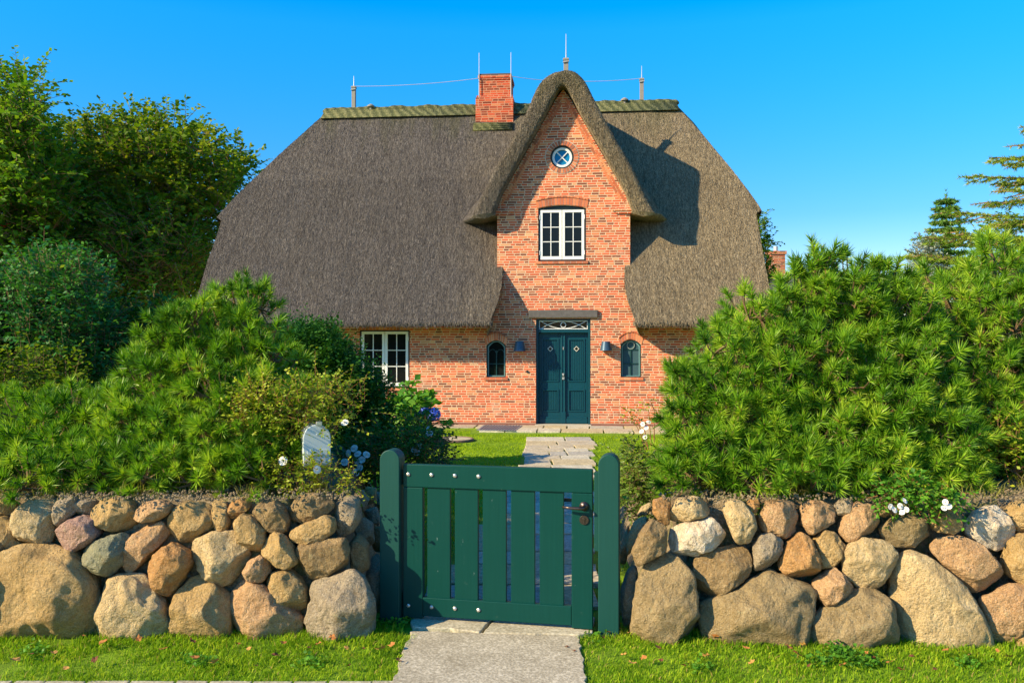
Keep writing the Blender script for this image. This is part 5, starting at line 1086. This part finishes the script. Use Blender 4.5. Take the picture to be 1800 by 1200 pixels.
# weeds: leafy clover like patches
tag(obj_np('grass',V,F,M_grass,None,False,R),'thick uneven grass of the front verge below the boulder walls','grass',kind='stuff')
n=90000; P=np.stack([rng.uniform(-2.2,3.2,n),5.5+rng.random(n)**.8*11.2,np.full(n,-.01)],1); pxl,pxr=pathx(P[:,1]); k=~((P[:,0]>pxl-.01)&(P[:,0]<pxr+.01)&(P[:,1]<15.5)); k&=~((P[:,1]>15.95-.09*(P[:,0]-OX))&(P[:,0]>-.8)); k&=P[:,1]<16.9; k&=(np.hypot(P[:,0]-c.x if hasattr(c,'x') else P[:,0]+.9,P[:,1]-15.0)>.38); P=P[k]
V,F,R=blades(P,np.full(len(P),.032),.0085,rng,.6); tag(obj_np('lawn_grass',V,F,M_grass2,None,False,R),'bright short grass blades of the garden lawn','grass',kind='stuff')
# dry grass and tufts on the bank edges
P=[]
for k in range(90):
    sx=rng.choice((-1,1)); x=(rng.uniform(-3.3,-1.05) if sx<0 else rng.uniform(.95,3.6)); y=rng.uniform(5.20,5.6); m=rng.integers(4,34); P.append(np.stack([x+rng.normal(0,.04,m),y+rng.normal(0,.03,m),np.full(m,.80)],1))
P=np.concatenate(P); V,F,R=blades(P,np.full(len(P),.10),.0045,rng,1.4); tag(obj_np('grass_tufts',V,F,mat_leaf('dry_grass',(.12,.13,.02),(.26,.24,.04),(.42,.36,.12),.3,.6,.2,6),None,False,R),'wispy green and dry grass tufts along the top of the boulder walls','grass',kind='stuff')
# pebbles / soil crumbs on the bank edges
P=[];F=[];b=0; V_,F_=icos(1)
for k in range(2600):
    sx=rng.choice((-1,1)); x=(rng.uniform(-3.6,-1.0) if sx<0 else rng.uniform(.9,3.8)); y=rng.uniform(5.05,5.5); s=rng.uniform(.003,.010); P.append(V_*s*rng.uniform(.6,1.3,3)+np.array([x,y,.815+.02*(y-5.05)])); F.append(F_+b); b+=len(V_)
tag(obj_np('soil_crumbs',np.concatenate(P),np.concatenate(F),M_bank),'small stones and crumbs of soil on the bank edges','soil',kind='stuff')
# broad leaved weeds in the verge
f=[]; P=[];A=[];Ls=[]
for (x,y,n) in ((690,1095,40),(712,1085,30),(1475,1150,60),(1500,1160,50),(1530,1168,40),(1440,1165,30),(60,1150,30),(350,1165,25),(540,1170,20),(1040,1120,16),(1230,1175,20),(1700,1170,25)):
    for k in range(n):
        p=gnd(x+rng.normal(0,12),y+rng.normal(0,5)); P.append([p.x,p.y,0]); A.append(unit(np.array([rng.normal(0,.8),rng.normal(0,.8),1.]))); Ls.append(rng.uniform(.03,.07))
V,F,R=sprays(np.array(P),np.array(A),np.array(Ls),4,.026,.1,rng,.5,.4); tag(obj_np('weeds',V,F,M_hyd,None,False,R),'broad leaved weeds growing through the verge grass','weeds',kind='stuff')
# fallen leaves, single objects
M_fall=[mat_plain('fallen_leaf_'+k,c_,.8,0,.3,60,.3) for k,c_ in (('tan',(.36,.14,.035)),('brown',(.15,.05,.02)),('ochre',(.46,.24,.06)))]
def leafmesh(mat,s):
    r=random.Random(s); V=[(0,0,0)];n=11
    for i in range(n):
        a=2*math.pi*i/n; q=(.5+.5*abs(math.cos(a*2.5)))*r.uniform(.75,1.1); V.append((q*math.cos(a),q*.7*math.sin(a),.28*q*r.uniform(-.4,1.3)))
    me=D.meshes.new('fallen_leaf'); me.from_pydata(V,[],[(0,i+1,(i+1)%n+1) for i in range(n)]); me.materials.append(mat); return me
LM=[leafmesh(M_fall[i%3],i) for i in range(9)]
pts=[(58,1160),(55,1143),(30,1170),(150,1128),(185,1140),(246,1132),(250,1150),(290,1152),(340,1138),(345,1165),(440,1150),(452,1180),(485,1160),(500,1140),(545,1150),(560,1140),(585,1130),(610,1148),(640,1150),(612,1180),(670,1150),(690,1145),(700,1170),(170,1170),(120,1185),(380,1175),(420,1143),(98,1158),
 (1060,1130),(1068,1120),(1090,1115),(1100,1125),(1095,1160),(1110,1175),(1130,1168),(1155,1148),(1160,1172),(1200,1180),(1255,1128),(1270,1140),(1310,1150),(1385,1150),(1400,1160),(1410,1145),(1480,1180),(1520,1158),(1530,1165),(1560,1175),(1600,1165),(1640,1185),(1660,1155),(1700,1160),(1750,1155),(1770,1165),(1320,1175),(1240,1165),(1420,1180),(1580,1188)]
rr=random.Random(12)
for i,(x,y) in enumerate(pts):
    p=gnd(x,y); li=rr.randrange(9); cn=('pale tan','dark brown','ochre')[li%3]; o=D.objects.new('fallen_leaf',LM[li]); COL.objects.link(o); s=rr.uniform(.018,.036)*(1.5 if i==20 else 1); o.scale=(s,s,s); o.location=(p.x,p.y-.02,.038+rr.uniform(0,.012)); o.rotation_euler=(rr.uniform(-.6,.9),rr.uniform(-.5,.5),rr.uniform(0,6.28))
    tag(o,'curled %s fallen leaf on the grass verge in front of the %s boulder wall'%(cn,'left' if x<900 else 'right'),'fallen leaf','%s fallen leaves in front of the %s boulder wall'%(cn,'left' if x<900 else 'right'))
for x,y in ((996,1142),(1008,1149),(703,1168)):
    p=gnd(x,y); o=D.objects.new('fallen_leaf',LM[1]); COL.objects.link(o); o.scale=(.016,)*3; o.location=(p.x,p.y,.022); o.rotation_euler=(0,0,x)
    tag(o,'small dark fallen leaf on the concrete path','fallen leaf','fallen leaves on the concrete path')
